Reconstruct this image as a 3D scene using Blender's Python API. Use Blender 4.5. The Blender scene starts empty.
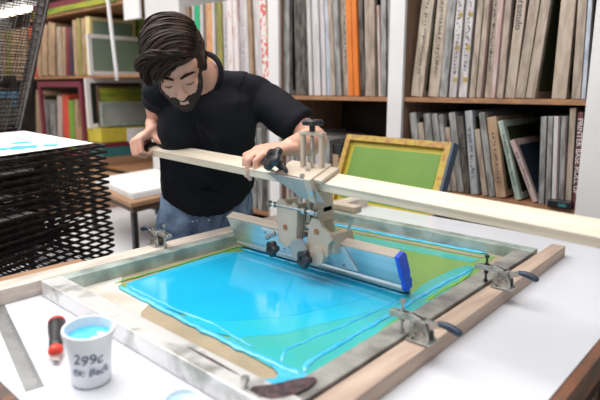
import bpy, bmesh, math, random
from mathutils import Vector, Matrix, noise
random.seed(7)
D = bpy.data
COL = bpy.context.scene.collection
R = math.radians
V = Vector

# ------------------------------------------------------------------ materials
def mat(name, c1, c2=None, scale=8.0, rough=.5, metal=0.0, bump=0.0, stretch=(1,1,1), bscale=None,
        detail=4.0, sss=0.0, lo=.35, hi=.65, spec=.5, perobj=0.0, coat=0.0, rough2=None):
    m = D.materials.new(name); m.use_nodes = True
    nt = m.node_tree; N = nt.nodes; L = nt.links
    b = N['Principled BSDF']
    b.inputs['Roughness'].default_value = rough
    b.inputs['Metallic'].default_value = metal
    b.inputs['Specular IOR Level'].default_value = spec
    if coat: b.inputs['Coat Weight'].default_value = coat; b.inputs['Coat Roughness'].default_value = .08
    if sss:
        b.inputs['Subsurface Weight'].default_value = sss
        b.inputs['Subsurface Radius'].default_value = (.012,.005,.003)
        b.inputs['Subsurface Scale'].default_value = 1.0
    tc = N.new('ShaderNodeTexCoord'); mp = N.new('ShaderNodeMapping')
    mp.inputs['Scale'].default_value = stretch
    L.new(tc.outputs['Object'], mp.inputs['Vector'])
    if perobj:
        oi = N.new('ShaderNodeObjectInfo'); mu = N.new('ShaderNodeMath'); mu.operation = 'MULTIPLY'; mu.inputs[1].default_value = 37.0
        L.new(oi.outputs['Random'], mu.inputs[0]); L.new(mu.outputs[0], mp.inputs['Location'])
    nz = N.new('ShaderNodeTexNoise'); nz.inputs['Scale'].default_value = scale; nz.inputs['Detail'].default_value = detail
    L.new(mp.outputs[0], nz.inputs['Vector'])
    if c2 is None: c2 = tuple(x*.93 for x in c1)
    rp = N.new('ShaderNodeValToRGB')
    rp.color_ramp.elements[0].position = lo; rp.color_ramp.elements[0].color = (*c2, 1)
    rp.color_ramp.elements[1].position = hi; rp.color_ramp.elements[1].color = (*c1, 1)
    L.new(nz.outputs['Fac'], rp.inputs['Fac'])
    L.new(rp.outputs['Color'], b.inputs['Base Color'])
    if rough2 is not None:
        mr = N.new('ShaderNodeMapRange'); mr.inputs['To Min'].default_value = rough2; mr.inputs['To Max'].default_value = rough
        L.new(nz.outputs['Fac'], mr.inputs['Value']); L.new(mr.outputs[0], b.inputs['Roughness'])
    if bump:
        n2 = N.new('ShaderNodeTexNoise'); n2.inputs['Scale'].default_value = bscale or scale*2; n2.inputs['Detail'].default_value = 5
        L.new(mp.outputs[0], n2.inputs['Vector'])
        bp = N.new('ShaderNodeBump'); bp.inputs['Strength'].default_value = bump; bp.inputs['Distance'].default_value = .01
        L.new(n2.outputs['Fac'], bp.inputs['Height']); L.new(bp.outputs[0], b.inputs['Normal'])
    return m

M = {}
M['skin'] = mat('skin', (.70,.41,.31), (.63,.33,.24), 14, .46, sss=.12, bump=.08, bscale=120)
M['lip'] = mat('lip', (.45,.18,.15), None, 30, .4)
M['hair'] = mat('hair', (.042,.019,.011), (.009,.005,.003), 30, .45, spec=.25, bump=.3, bscale=160, stretch=(1,1,1), lo=.3, hi=.75)
M['beard'] = mat('beard', (.035,.020,.015), (.012,.007,.006), 90, .7, bump=.6, bscale=260)
M['tshirt'] = mat('tshirt', (.008,.009,.014), (.005,.006,.010), 9, .9, bump=.35, bscale=14, spec=.25)
M['jeans'] = mat('jeans', (.24,.34,.50), (.055,.095,.18), 16, .8, bump=.4, bscale=40, lo=.32, hi=.68, spec=.2)
M['seam'] = mat('denim_seam', (.10,.15,.25), None, 40, .85)
M['paint_white'] = mat('paint_spot_white', (.75,.75,.72), None, 20, .5)
M['paint_red'] = mat('paint_spot_red', (.6,.05,.06), None, 20, .5)
M['shoe'] = mat('shoe', (.05,.05,.05), None, 20, .6)
M['laminate'] = mat('white_laminate', (.70,.72,.775), (.665,.685,.735), 2.2, .32, spec=.4)
M['edge_wood'] = mat('red_brown_edge', (.24,.10,.055), (.09,.06,.05), 7, .6, stretch=(6,1,5), bump=.2)
M['rail_wood'] = mat('rail_wood', (.56,.43,.34), (.42,.31,.25), 6, .6, stretch=(9,1,9), bump=.15)
M['rail_worn'] = mat('rail_worn', (.66,.57,.50), (.40,.36,.32), 7, .55, stretch=(5,1,5), bump=.2, lo=.3,hi=.6)
M['beam'] = mat('beam_wood', (.74,.66,.54), (.64,.55,.43), 5, .55, stretch=(1,10,10), bump=.08)
M['beam_under'] = M['beam']
M['alu_frame'] = mat('aluminium_frame', (.78,.78,.77), (.36,.37,.35), 13, .38, metal=.45, bump=.2, stretch=(1,1,1), lo=.32, hi=.47, rough2=.25)
M['frame_grey'] = mat('frame_ink_grey', (.40,.40,.37), (.20,.19,.18), 16, .5, metal=.25, bump=.15)
M['frame_teal'] = mat('frame_teal_stain', (.48,.56,.53), (.24,.30,.28), 14, .4, metal=.35, lo=.35, hi=.6)
M['tape'] = mat('brown_mesh_tape', (.42,.34,.23), (.34,.28,.19), 12, .38, coat=.2)
M['tape_glare'] = mat('mesh_tape_glare', (.72,.69,.64), (.56,.50,.42), 8, .2, coat=.4)  # whitish base colour paints the glare on the mesh tape
M['emulsion'] = mat('green_emulsion', (.16,.34,.085), (.20,.36,.10), 4, .3, coat=.25)
M['ink'] = mat('cyan_ink', (.018,.49,.80), (.015,.45,.75), 5, .12, coat=.6, spec=.6, bump=.02, bscale=14)
M['ink_mid'] = mat('teal_ink_film', (.02,.49,.72), (.03,.49,.60), 6, .15, coat=.4, lo=.4, hi=.6)
M['ink_teal'] = mat('teal_green_ink_film', (.04,.46,.48), (.06,.43,.38), 5, .2, coat=.3)
M['ink_ridge'] = mat('light_cyan_ink', (.10,.56,.86), (.03,.45,.80), 40, .15, coat=.6, bump=.25, bscale=60)
M['streak'] = mat('green_streak', (.22,.42,.03), (.10,.42,.15), 30, .35)
M['stain'] = mat('dark_purple_stain', (.10,.05,.055), (.03,.02,.03), 60, .45, bump=.5, bscale=80)
M['alu'] = mat('brushed_aluminium', (.72,.74,.75), (.60,.62,.64), 6, .36, metal=.85, stretch=(.3,8,8), rough2=.30)
M['alu_edge'] = mat('blade_top_wood', (.58,.50,.42), (.48,.42,.36), 6, .5, stretch=(1,8,8))
M['beige_metal'] = mat('beige_painted_metal', (.56,.47,.38), (.47,.39,.31), 12, .45, bump=.12, bscale=30)
M['plate'] = mat('pale_steel_plate', (.78,.80,.82), (.62,.66,.70), 10, .45)
M['grey_plate'] = mat('grey_plate', (.40,.39,.37), (.30,.30,.29), 12, .4, metal=.15)
M['steel'] = mat('zinc_steel', (.58,.58,.56), (.36,.36,.35), 26, .3, metal=.85, bump=.15, bscale=60)
M['worn_steel'] = mat('worn_clamp_steel', (.52,.53,.50), (.24,.24,.22), 40, .38, metal=.6, bump=.25, bscale=80)
M['copper'] = mat('rusty_bolt', (.40,.16,.08), None, 60, .5, metal=.4)
M['black'] = mat('black_plastic', (.025,.026,.03), (.012,.012,.014), 20, .38)
M['rubber_grip'] = mat('dark_blue_grip', (.025,.045,.085), (.01,.02,.04), 40, .4)
M['blue'] = mat('blue_end_cap', (.02,.11,.85), (.015,.09,.75), 10, .35)
M['blade'] = mat('olive_blade', (.16,.20,.04), (.04,.10,.08), 30, .4)
M['tray'] = mat('tray_dark_steel', (.035,.028,.026), (.012,.010,.010), 30, .38, metal=.6)
M['wire'] = mat('tray_wire', (.07,.06,.055), (.03,.025,.022), 30, .4, metal=.6)
M['paper'] = mat('white_paper', (.84,.85,.87), (.80,.81,.84), 3, .6)
M['paper_edge'] = mat('paper_edges', (.74,.74,.74), (.55,.56,.58), 60, .7, stretch=(1,1,20))
M['cyan_print'] = mat('cyan_print', (.05,.42,.68), None, 20, .6)
M['card'] = mat('cardboard', (.40,.24,.14), (.33,.19,.11), 5, .75, bump=.05)
M['shelf_edge'] = mat('shelf_edge_wood', (.42,.21,.10), (.26,.13,.07), 14, .5, stretch=(1,6,6))
M['shelf_dark'] = mat('shelf_dark', (.035,.022,.016), (.02,.013,.01), 6, .7)
M['white_post'] = mat('white_painted_post', (.74,.73,.74), (.69,.68,.69), 3, .5)
M['post_side'] = mat('post_bare_side', (.36,.22,.15), (.25,.15,.10), 9, .6, stretch=(4,4,1))
M['tub'] = mat('white_tub', (.86,.87,.90), (.82,.84,.88), 4, .3, sss=.05)
M['red'] = mat('red_rubber', (.75,.05,.03), (.60,.035,.02), 20, .4)
M['ruler'] = mat('steel_ruler', (.33,.34,.35), (.26,.27,.28), 20, .35, metal=.7)
M['ink_mark'] = mat('black_marker', (.05,.05,.08), None, 40, .6)
M['tub_marker'] = mat('tub_marker', (.05,.07,.14), (.14,.17,.26), 60, .6)
M['white_mark'] = mat('white_marker', (.75,.75,.75), None, 40, .6)
M['floor'] = mat('concrete_floor', (.30,.28,.26), (.24,.22,.20), 2, .7)
M['wall'] = mat('wall_paint', (.62,.60,.57), (.58,.56,.53), 2, .8)
M['bench'] = mat('grey_beige_bench', (.42,.40,.34), (.32,.31,.27), 6, .6)
M['dark_wood'] = mat('dark_brown_wood', (.16,.09,.06), (.10,.06,.04), 8, .6)
# spine colours: key -> (material, words)
def sm(n, a, b, sc=14, r=.5, metal=.25, st=(3,3,.7), lo=.38, hi=.6): return mat(n, a, b, sc, r, metal=metal, stretch=st, perobj=1, bump=.15, lo=lo, hi=hi)
SP = {
 't': (sm('spine_tan', (.44,.36,.30), (.27,.215,.175)), 'warm tan'),
 'w': (sm('spine_beige', (.50,.42,.34), (.31,.25,.20)), 'pale beige'),
 'g': (sm('spine_grey', (.36,.36,.355), (.17,.17,.165)), 'worn silver grey'),
 'k': (sm('spine_dark', (.15,.13,.115), (.035,.03,.028), 18), 'dark scuffed'),
 'p': (sm('spine_white', (.64,.61,.62), (.50,.47,.48), 8), 'whitish'),
 'q': (sm('spine_white_red', (.76,.70,.70), (.66,.42,.40), 16, lo=.36, hi=.46), 'white red-spotted'),
 'b': (sm('spine_blue_grey', (.52,.57,.66), (.34,.38,.45)), 'bluish silver'),
 'o': (sm('spine_orange', (.72,.20,.025), (.60,.15,.02), 6, metal=0), 'bright orange'),
 'r': (sm('spine_red_line', (.58,.50,.46), (.44,.30,.27)), 'beige'),
 'y': (sm('spine_labelled', (.60,.57,.58), (.42,.38,.38)), 'pale grey'),
 'C': (sm('spine_lettered', (.48,.40,.33), (.36,.29,.23)), 'broad beige'),
 'd': (sm('spine_broad_tan', (.50,.41,.33), (.38,.30,.24)), 'broad light tan'),
 'n': (sm('spine_wood', (.42,.29,.19), (.26,.17,.11), metal=0), 'brown wooden'),
 'G': (sm('spine_green', (.01,.42,.19), (.01,.36,.16), metal=0), 'vivid green'),
 'S': (sm('spine_speckle', (.62,.40,.18), (.55,.16,.08), 40, metal=0), 'orange speckled'),
 'l': (sm('spine_olive', (.30,.27,.07), (.20,.19,.05), metal=0), 'olive'),
 'R': (sm('spine_red_pattern', (.74,.70,.68), (.68,.13,.12), 7, metal=0, st=(6,6,5), lo=.46, hi=.50), 'red and white patterned'),
 'B': (sm('spine_big_letters', (.44,.46,.49), (.30,.32,.34)), 'broad silver'),
 'm': (sm('spine_mint', (.48,.55,.48), (.30,.38,.33)), 'pale green'),
 'P': (sm('spine_pink', (.60,.48,.45), (.45,.33,.32)), 'pinkish'),
 'W': (sm('spine_maroon', (.16,.045,.05), (.10,.03,.035), metal=0), 'dark maroon'),
 'M': (sm('spine_burgundy', (.16,.012,.04), (.12,.012,.03), metal=0), 'burgundy'),
 'N': (sm('spine_navy', (.03,.03,.06), (.02,.02,.04), metal=0), 'navy'),
 'c': (sm('spine_cream', (.66,.56,.28), (.56,.46,.22), metal=0), 'cream yellow'),
 'e': (sm('spine_red', (.60,.07,.04), (.50,.06,.04), metal=0), 'red'),
 'E': (sm('spine_leaf', (.16,.36,.04), (.12,.30,.03), metal=0), 'leaf green'),
}
M['mesh_green'] = mat('screen_mesh_green', (.045,.06,.02), (.03,.04,.015), 5, .35)
M['mesh_dark'] = mat('screen_mesh_dark', (.02,.025,.02), (.012,.014,.012), 5, .4)
M['mesh_navy'] = mat('screen_mesh_navy', (.02,.03,.05), None, 5, .4)
M['mesh_sage'] = mat('screen_mesh_sage', (.20,.28,.22), (.17,.24,.19), 3, .35)
M['sticker_yellow'] = mat('yellow_label', (.40,.29,.05), None, 20, .5)

# ------------------------------------------------------------------ mesh builder
class B:
    def __init__(s): s.v=[]; s.f=[]
    def add(s, vs, fs):
        o=len(s.v); s.v += [V(v) for v in vs]; s.f += [tuple(i+o for i in f) for f in fs]; return s
    def box(s, c, size, rot=None, taper=1.0):
        c=V(c); hx,hy,hz=[a/2 for a in size]; vs=[]
        for z in (-1,1):
            t = taper if z>0 else 1
            for x,y in ((-1,-1),(1,-1),(1,1),(-1,1)):
                p=V((x*hx*t,y*hy*t,z*hz)); vs.append(c+(rot@p if rot else p))
        return s.add(vs,[(0,3,2,1),(4,5,6,7),(0,1,5,4),(1,2,6,5),(2,3,7,6),(3,0,4,7)])
    def bb(s, x0,x1,y0,y1,z0,z1): return s.box(((x0+x1)/2,(y0+y1)/2,(z0+z1)/2),(x1-x0,y1-y0,z1-z0))
    def tube(s, pts, rad, n=12, cap=True, flat=1.0, upv=None):
        pts=[V(p) for p in pts]; k=len(pts)
        if not isinstance(rad,(list,tuple)): rad=[rad]*k
        t0=(pts[1]-pts[0]).normalized()
        ref=V(upv) if upv else (V((0,0,1)) if abs(t0.z)<.9 else V((1,0,0)))
        rings=[]; u=None
        for i,p in enumerate(pts):
            t=(pts[min(i+1,k-1)]-pts[max(i-1,0)])
            t = t.normalized() if t.length>1e-9 else t0
            if u is None: u=(ref-t*ref.dot(t)).normalized()
            else: u=(u-t*u.dot(t)).normalized()
            w=t.cross(u); r=rad[i]
            rings.append([p+(u*math.cos(2*math.pi*j/n)*r*flat+w*math.sin(2*math.pi*j/n)*r) for j in range(n)])
        vs=[q for rg in rings for q in rg]; fs=[]
        for i in range(k-1):
            for j in range(n):
                a=i*n+j; b=i*n+(j+1)%n; fs.append((a,b,b+n,a+n))
        if cap: fs += [tuple(reversed(range(n))), tuple((k-1)*n+j for j in range(n))]
        return s.add(vs,fs)
    def cap_tube(s, pts, rad, n=14):           # tube with rounded ends
        pts=[V(p) for p in pts]
        if not isinstance(rad,(list,tuple)): rad=[rad]*len(pts)
        a=(pts[0]-pts[1]).normalized(); b=(pts[-1]-pts[-2]).normalized()
        P=[];Q=[]
        for th in (85,60,30):
            P.append(pts[0]+a*rad[0]*math.sin(R(th))); Q.append(rad[0]*math.cos(R(th)))
        P+=pts; Q+=list(rad)
        for th in (30,60,85):
            P.append(pts[-1]+b*rad[-1]*math.sin(R(th))); Q.append(rad[-1]*math.cos(R(th)))
        return s.tube(P,Q,n)
    def ell(s, c, r, rot=None, n=20, m=12):
        c=V(c); vs=[]; fs=[]
        for i in range(1,m):
            th=math.pi*i/m
            for j in range(n):
                ph=2*math.pi*j/n
                p=V((r[0]*math.sin(th)*math.cos(ph), r[1]*math.sin(th)*math.sin(ph), r[2]*math.cos(th)))
                vs.append(c+(rot@p if rot else p))
        for i in range(m-2):
            for j in range(n):
                a=i*n+j; b=i*n+(j+1)%n; fs.append((a,a+n,b+n,b))
        T=len(vs); p=V((0,0,r[2])); vs += [c+(rot@p if rot else p), c-(rot@p if rot else p)]
        for j in range(n):
            fs.append((T,j,(j+1)%n)); q=(m-2)*n; fs.append((T+1,q+(j+1)%n,q+j))
        return s.add(vs,fs)
    def lathe(s, prof, c=(0,0,0), rot=None, n=32):
        c=V(c); vs=[]; fs=[]; k=len(prof)
        for r,z in prof:
            for j in range(n):
                p=V((r*math.cos(2*math.pi*j/n), r*math.sin(2*math.pi*j/n), z)); vs.append(c+(rot@p if rot else p))
        for i in range(k-1):
            for j in range(n):
                a=i*n+j; b=i*n+(j+1)%n; fs.append((a,b,b+n,a+n))
        fs += [tuple(reversed(range(n))), tuple((k-1)*n+j for j in range(n))]
        return s.add(vs,fs)
    def prism(s, poly, h, f):                  # poly 2D, thickness range h=(a,b), f maps (u,v,w)->world
        n=len(poly); vs=[f(u,v,h[0]) for u,v in poly]+[f(u,v,h[1]) for u,v in poly]
        fs=[tuple(reversed(range(n))), tuple(range(n,2*n))]
        for i in range(n):
            j=(i+1)%n; fs.append((i,j,j+n,i+n))
        return s.add(vs,fs)
    def loft(s, rings):
        n=len(rings[0]); vs=[p for r in rings for p in r]; fs=[]
        for i in range(len(rings)-1):
            for j in range(n):
                a=i*n+j; b=i*n+(j+1)%n; fs.append((a,b,b+n,a+n))
        fs += [tuple(reversed(range(n))), tuple((len(rings)-1)*n+j for j in range(n))]
        return s.add(vs,fs)
    def mesh(s, name, org=V((0,0,0))):
        me=D.meshes.new(name); me.from_pydata([tuple(v-org) for v in s.v],[],s.f)
        bm=bmesh.new(); bm.from_mesh(me); bmesh.ops.recalc_face_normals(bm,faces=bm.faces); bm.to_mesh(me); bm.free()
        me.validate(); return me
    def build(s, name, m, parent=None, bevel=0, smooth=False, label=None, loc=None):
        org = wloc(parent) if parent else (V(loc) if loc else V((0,0,0)))
        me=s.mesh(name, org); me.materials.append(M[m] if isinstance(m,str) else m)
        o=D.objects.new(name, me); COL.objects.link(o)
        if parent: o.parent=parent
        elif loc: o.location=loc
        finish(o, bevel, smooth)
        if label: o['label']=label
        return o
def finish(o, bevel, smooth):
    if smooth:
        for p in o.data.polygons: p.use_smooth=True
        if smooth=='auto': o.data.set_sharp_from_angle(angle=R(40))
    if bevel:
        md=o.modifiers.new('bevel','BEVEL'); md.width=bevel; md.segments=2; md.limit_method='ANGLE'; md.angle_limit=R(40)
def wloc(o):
    p=V((0,0,0))
    while o: p+=o.location; o=o.parent
    return p
def tag(o, label=None, cat=None, group=None, kind=None):
    if label: o['label']=label
    if cat: o['category']=cat
    if group: o['group']=group
    if kind: o['kind']=kind
    return o
def empty(name, loc, label, cat, group=None, rot=None):
    o=D.objects.new(name,None); o.empty_display_size=.05; COL.objects.link(o); o.location=loc
    return tag(o,label,cat,group)
def remeshed(b, name, voxel, smooth_it=3, org=V((0,0,0)), disp=None, adapt=0, fac=.5):
    """union of closed shapes -> one continuous surface"""
    me=b.mesh(name,org); o=D.objects.new(name,me); COL.objects.link(o)
    md=o.modifiers.new('r','REMESH'); md.mode='VOXEL'; md.voxel_size=voxel; md.adaptivity=adapt
    md=o.modifiers.new('s','SMOOTH'); md.factor=fac; md.iterations=smooth_it
    dg=bpy.context.evaluated_depsgraph_get(); dg.update()
    out=D.meshes.new_from_object(o.evaluated_get(dg)); out.name=name
    D.objects.remove(o); D.meshes.remove(me)
    for p in out.polygons: p.use_smooth=True
    return out
def mobj(me, name, m, parent):
    me.materials.clear(); me.materials.append(M[m]); o=D.objects.new(name,me); COL.objects.link(o); o.parent=parent; return o
def text_obj(txt, size, m, parent, loc, rot, name='lettering', extrude=.0004, sx=1.0):
    cu=D.curves.new(name,'FONT'); cu.body=txt; cu.size=size; cu.extrude=extrude; cu.align_x='LEFT'; cu.align_y='CENTER'
    o=D.objects.new(name,cu); COL.objects.link(o)
    dg=bpy.context.evaluated_depsgraph_get(); dg.update()
    me=D.meshes.new_from_object(o.evaluated_get(dg)); D.objects.remove(o); D.curves.remove(cu)
    me.materials.clear(); me.materials.append(M[m]); me.name=name
    o=D.objects.new(name,me); COL.objects.link(o); o.parent=parent; o.location=loc; o.rotation_euler=rot; o.scale=(sx,1,1)
    return o
LIGHT=(112,80,32,9); EXPO=0.1
SPINES = {
 'RU': [(-1.434,0.066,0.089,0.449,'w'),(-1.348,0.059,0.060,0.441,'w'),(-1.291,0.041,0.035,0.434,'g'),(-1.241,0.038,0.019,0.430,'y'),(-1.196,0.042,0.010,0.425,'y'),(-1.143,0.030,0.031,0.418,'t'),(-1.109,0.032,0.028,0.414,'t'),(-1.075,0.028,0.011,0.411,'w'),(-1.043,0.029,0.008,0.408,'r'),(-1.012,0.030,0.019,0.404,'t'),(-0.975,0.049,0.048,0.400,'C'),(-0.923,0.044,0.072,0.393,'t'),(-0.880,0.043,0.078,0.388,'t'),(-0.766,0.060,0.005,0.379,'d'),(-0.696,0.036,-0.031,0.371,'t'),(-0.668,0.018,-0.038,0.368,'b'),],
 'MU': [(-2.341,0.051,0.002,0.552,'g'),(-2.222,0.083,-0.028,0.543,'k'),(-2.166,0.021,-0.043,0.534,'k'),(-2.133,0.027,-0.062,0.532,'p'),(-2.105,0.026,-0.063,0.529,'p'),(-2.074,0.032,-0.062,0.525,'p'),(-2.038,0.032,-0.060,0.521,'p'),(-2.004,0.030,-0.066,0.518,'b'),(-1.965,0.035,-0.082,0.514,'t'),(-1.925,0.034,-0.085,0.510,'g'),(-1.885,0.048,-0.073,0.506,'w'),(-1.842,0.036,-0.061,0.500,'o'),(-1.804,0.034,-0.069,0.496,'o'),(-1.768,0.030,-0.069,0.492,'k'),(-1.734,0.041,-0.044,0.487,'t'),(-1.696,0.028,-0.045,0.482,'t'),(-1.658,0.022,-0.062,0.459,'r'),(-1.629,0.032,-0.040,0.475,'g'),(-1.601,0.026,-0.036,0.471,'g'),],
 'LM': [(-3.320,0.047,0.052,0.661,'n'),(-3.272,0.041,0.044,0.655,'p'),(-3.214,0.057,0.037,0.650,'G'),(-3.147,0.033,0.028,0.642,'p'),(-3.072,0.076,0.020,0.637,'S'),(-3.011,0.027,0.012,0.628,'p'),(-2.960,0.058,0.005,0.624,'l'),(-2.892,0.051,-0.003,0.617,'p'),(-2.832,0.050,-0.010,0.611,'q'),(-2.777,0.044,-0.017,0.605,'q'),(-2.727,0.048,-0.023,0.600,'p'),(-2.674,0.043,-0.030,0.594,'p'),(-2.629,0.033,-0.036,0.589,'n'),(-2.575,0.059,-0.043,0.585,'p'),(-2.511,0.062,-0.050,0.578,'R'),(-2.462,0.031,-0.056,0.571,'n'),],
 'RL': [(-1.389,0.040,-0.172,0.375,'g'),(-1.351,0.032,-0.203,0.327,'t'),(-1.310,0.039,-0.173,0.373,'g'),(-1.263,0.032,-0.187,0.375,'g'),(-1.234,0.027,-0.173,0.372,'g'),(-1.202,0.028,-0.200,0.311,'t'),(-1.171,0.036,-0.184,0.384,'g'),(-1.137,0.034,-0.172,0.367,'k'),(-1.101,0.040,-0.144,0.392,'B'),(-1.048,0.027,-0.219,0.311,'t'),(-1.014,0.030,-0.204,0.390,'g'),(-0.972,0.047,-0.201,0.369,'n'),(-0.894,0.027,-0.315,0.363,'m'),(-0.820,0.024,-0.466,0.291,'P'),(-0.782,0.033,-0.056,0.376,'g'),(-0.750,0.022,-0.058,0.378,'g'),(-0.723,0.025,-0.063,0.379,'p'),(-0.695,0.026,-0.058,0.380,'g'),(-0.669,0.026,-0.045,0.438,'t'),(-0.641,0.022,-0.038,0.399,'W'),],
 'ML': [(-2.324,0.026,0.006,0.507,'r'),(-2.285,0.034,0.004,0.504,'g'),(-2.234,0.049,0.001,0.511,'g'),(-2.176,0.048,-0.002,0.493,'p'),(-2.120,0.047,-0.006,0.493,'g'),(-2.075,0.035,-0.009,0.488,'p'),(-2.015,0.068,-0.012,0.483,'g'),(-1.936,0.044,-0.017,0.402,'n'),(-1.885,0.043,-0.020,0.386,'n'),(-1.832,0.049,-0.023,0.463,'g'),(-1.774,0.058,-0.027,0.458,'g'),(-1.717,0.049,-0.030,0.452,'g'),(-1.667,0.042,-0.033,0.436,'g'),(-1.625,0.035,-0.036,0.436,'n'),(-1.585,0.031,-0.038,0.432,'g'),],
 'LL': [(-3.300,0.085,0.045,0.597,'p'),(-3.208,0.071,0.040,0.587,'g'),(-3.119,0.080,0.035,0.579,'n'),(-3.027,0.078,0.029,0.569,'p'),(-2.944,0.065,0.025,0.560,'g'),(-2.868,0.063,0.020,0.552,'p'),(-2.794,0.061,0.016,0.545,'w'),(-2.722,0.060,0.012,0.538,'p'),(-2.647,0.068,0.008,0.530,'g'),(-2.577,0.042,0.004,0.522,'g'),(-2.532,0.037,0.001,0.517,'k'),(-2.485,0.046,-0.001,0.513,'g'),],
 'LU': [(-5.719,0.115,0.221,0.526,'n'),(-5.557,0.133,0.212,0.561,'n'),(-5.369,0.096,0.129,0.453,'t'),(-5.278,0.068,0.159,0.446,'n'),(-5.199,0.082,0.095,0.435,'M'),(-5.117,0.060,0.045,0.431,'N'),(-5.032,0.073,0.048,0.488,'n'),(-4.953,0.072,0.087,0.499,'l'),(-4.876,0.070,0.121,0.492,'n'),(-4.787,0.082,0.041,0.524,'c'),],
 'LLo': [(-6.032,0.152,0.229,0.640,'n'),(-5.866,0.123,0.220,0.546,'g'),(-5.682,0.130,0.143,0.524,'g'),(-5.528,0.102,0.182,0.602,'P'),(-5.359,0.131,0.050,0.609,'e'),(-5.249,0.095,0.091,0.561,'E'),(-5.142,0.082,0.107,0.572,'n'),(-5.044,0.095,0.128,0.565,'l'),(-4.918,0.087,0.110,0.537,'n'),],
 'FL': [(-6.808,0.117,0.294,0.581,'n'),(-6.675,0.085,0.286,0.542,'l'),(-6.532,0.138,0.276,0.536,'n'),(-6.379,0.107,0.266,0.507,'n'),(-6.232,0.116,0.232,0.519,'n'),(-5.963,0.086,0.025,0.512,'e'),(-5.840,0.095,0.133,0.482,'n'),],
}

# ------------------------------------------------------------------ setting
def struct(o): o['kind']='structure'; return o
struct(B().bb(-8.2,2.6,-3.2,3.2,-.05,0).build('floor','floor'))
struct(B().bb(-8.2,2.6,3.1,3.2,0,3.0).build('wall_back','wall'))
struct(B().bb(-8.2,-8.1,-3.2,3.1,0,3.0).build('wall_left','wall'))
struct(B().bb(-8.2,2.6,-3.2,3.2,3.0,3.1).build('ceiling','wall'))

# ------------------------------------------------------------------ shelving
sh = empty('shelving_unit',(-3.6,2.7,0),'long wooden shelving unit with white posts filled with stored printing screens','shelving')
YF=2.4; YB=3.0
for x0,x1 in ((-.645,-.50),(-1.577,-1.493),(-2.441,-2.355)):
    p=B().bb(x0,x1,YF-.02,YF,0,2.6).build('post','white_post',sh,label='white painted post facing')
    B().bb(x0,x1-.004,YF,YB,0,2.6).build('post_side','post_side',p)
B().bb(-3.76,-3.33,YF-.02,YB,0,2.6).build('post','white_post',sh,label='broad white painted post')
def board(x0,x1,z): B().bb(x0,x1,YF,YB,z-.022,z).build('shelf_board','shelf_edge',sh)
board(-1.49,-.645,1.3); board(-2.355,-1.577,1.3); board(-3.33,-2.441,1.3)
board(-1.49,-.645,.85); board(-2.355,-1.577,.55); board(-3.33,-2.441,.55)
board(-8.0,-3.76,1.45); board(-8.0,-3.76,.66); board(-5.9,-3.76,2.02)
B().bb(-8.0,-.5,YB,YB+.03,0,2.6).build('back_panel','shelf_dark',sh)
B().tube([(-4.14,2.26,2.6),(-4.02,2.26,1.463),(-4.02,2.26,1.40)],.015,10).build('metal_pole','white_post',sh,smooth=True)

NUM=['first','second','third','fourth','fifth','sixth','seventh','eighth','ninth','tenth','eleventh','twelfth','thirteenth','fourteenth','fifteenth','sixteenth','seventeenth','eighteenth','nineteenth','twentieth']
def strokes(b, L, w, x=0, seed=0, wt=.0016):
    """illegible hand scribble running down the spine face (plane Y)"""
    rr=random.Random(seed); z=0
    while z<L:
        k=rr.choice((3,4,5)); pts=[]
        for i in range(k): pts.append((x+rr.uniform(-.5,.5)*w, 0, -z-rr.uniform(0,.8)*w))
        b.tube([V(p) for p in pts],wt,5)
        z+=w*rr.uniform(.75,1.15)
def screen(x,w,lean,h,key,z,label,group,mesh='mesh_green',depth=.45,y=YF+.02,writing=None,stickers=0,name='printing_screen',redline=False):
    w=max(w-.002,.016)
    lift=abs(lean)*w*.5
    o=empty(name,(x,y,z+.001+lift),label,'screen frame',group)
    m=SP[key][0]; O=wloc(o)
    b=B(); t=.03
    b.bb(-w/2,w/2,0,t,0,h); b.bb(-w/2,w/2,depth-t,depth,0,h); b.bb(-w/2,w/2,t,depth-t,0,t); b.bb(-w/2,w/2,t,depth-t,h-t,h)
    b.v=[v+O for v in b.v]
    fr=b.build('frame',m,o,bevel=.002)
    q=B().bb(w/2-.003,w/2-.001,t,depth-t,t,h-t); q.v=[v+O for v in q.v]; q.build('mesh_panel',mesh,o)
    if writing=='scribble':
        s=B(); strokes(s,h*.62,min(w*.5,.018),0,int(abs(x)*1000)); s.v=[v+O+V((0,-.001,h*.82)) for v in s.v]; s.build('handwriting','ink_mark',o,label='illegible dark handwriting')
    elif writing:
        txt,size,mm,top=writing
        text_obj(txt,size,mm,o,(0,-.0015,top),(R(90),R(90),0),'handwriting')
    if stickers:
        for k in range(stickers): 
            s=B(); zz=h*(.12+.72*k/max(1,stickers-1)); s.bb(-w*.05,w*.42,-.002,0,zz,zz+.02)
            s.v=[v+O for v in s.v]; s.build('label_sticker','sticker_yellow',o,label='small yellow sticker')
    if redline:
        s=B().bb(w*.3,w*.45,-.0015,0,0,h); s.v=[v+O for v in s.v]; s.build('stripe',SP['W'][0],o,label='thin dark red stripe')
    o.rotation_euler=(0,math.atan(lean),0)
    return o
BAY={'RU':('on upper shelf of right bay',1.3),'MU':('on upper shelf of middle bay',1.3),'LM':('on the upper shelf behind the man',1.3),
     'RL':('on lower shelf of right bay',.85),'ML':('on lower shelf of middle bay',.55),'LL':('on the lower shelf behind the man',.55),
     'LU':('on the top left shelf',1.45),'LLo':('on the lower left shelf',.66),'FL':('far left behind the rack',1.45)}
SPINES['MU'][0]=(-2.326,.045,.0,.552,'g'); SPINES['LM'][0]=(-3.300,.045,.02,.66,'n'); SPINES['LL'][0]=(-3.28,.07,.02,.59,'p')
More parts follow.
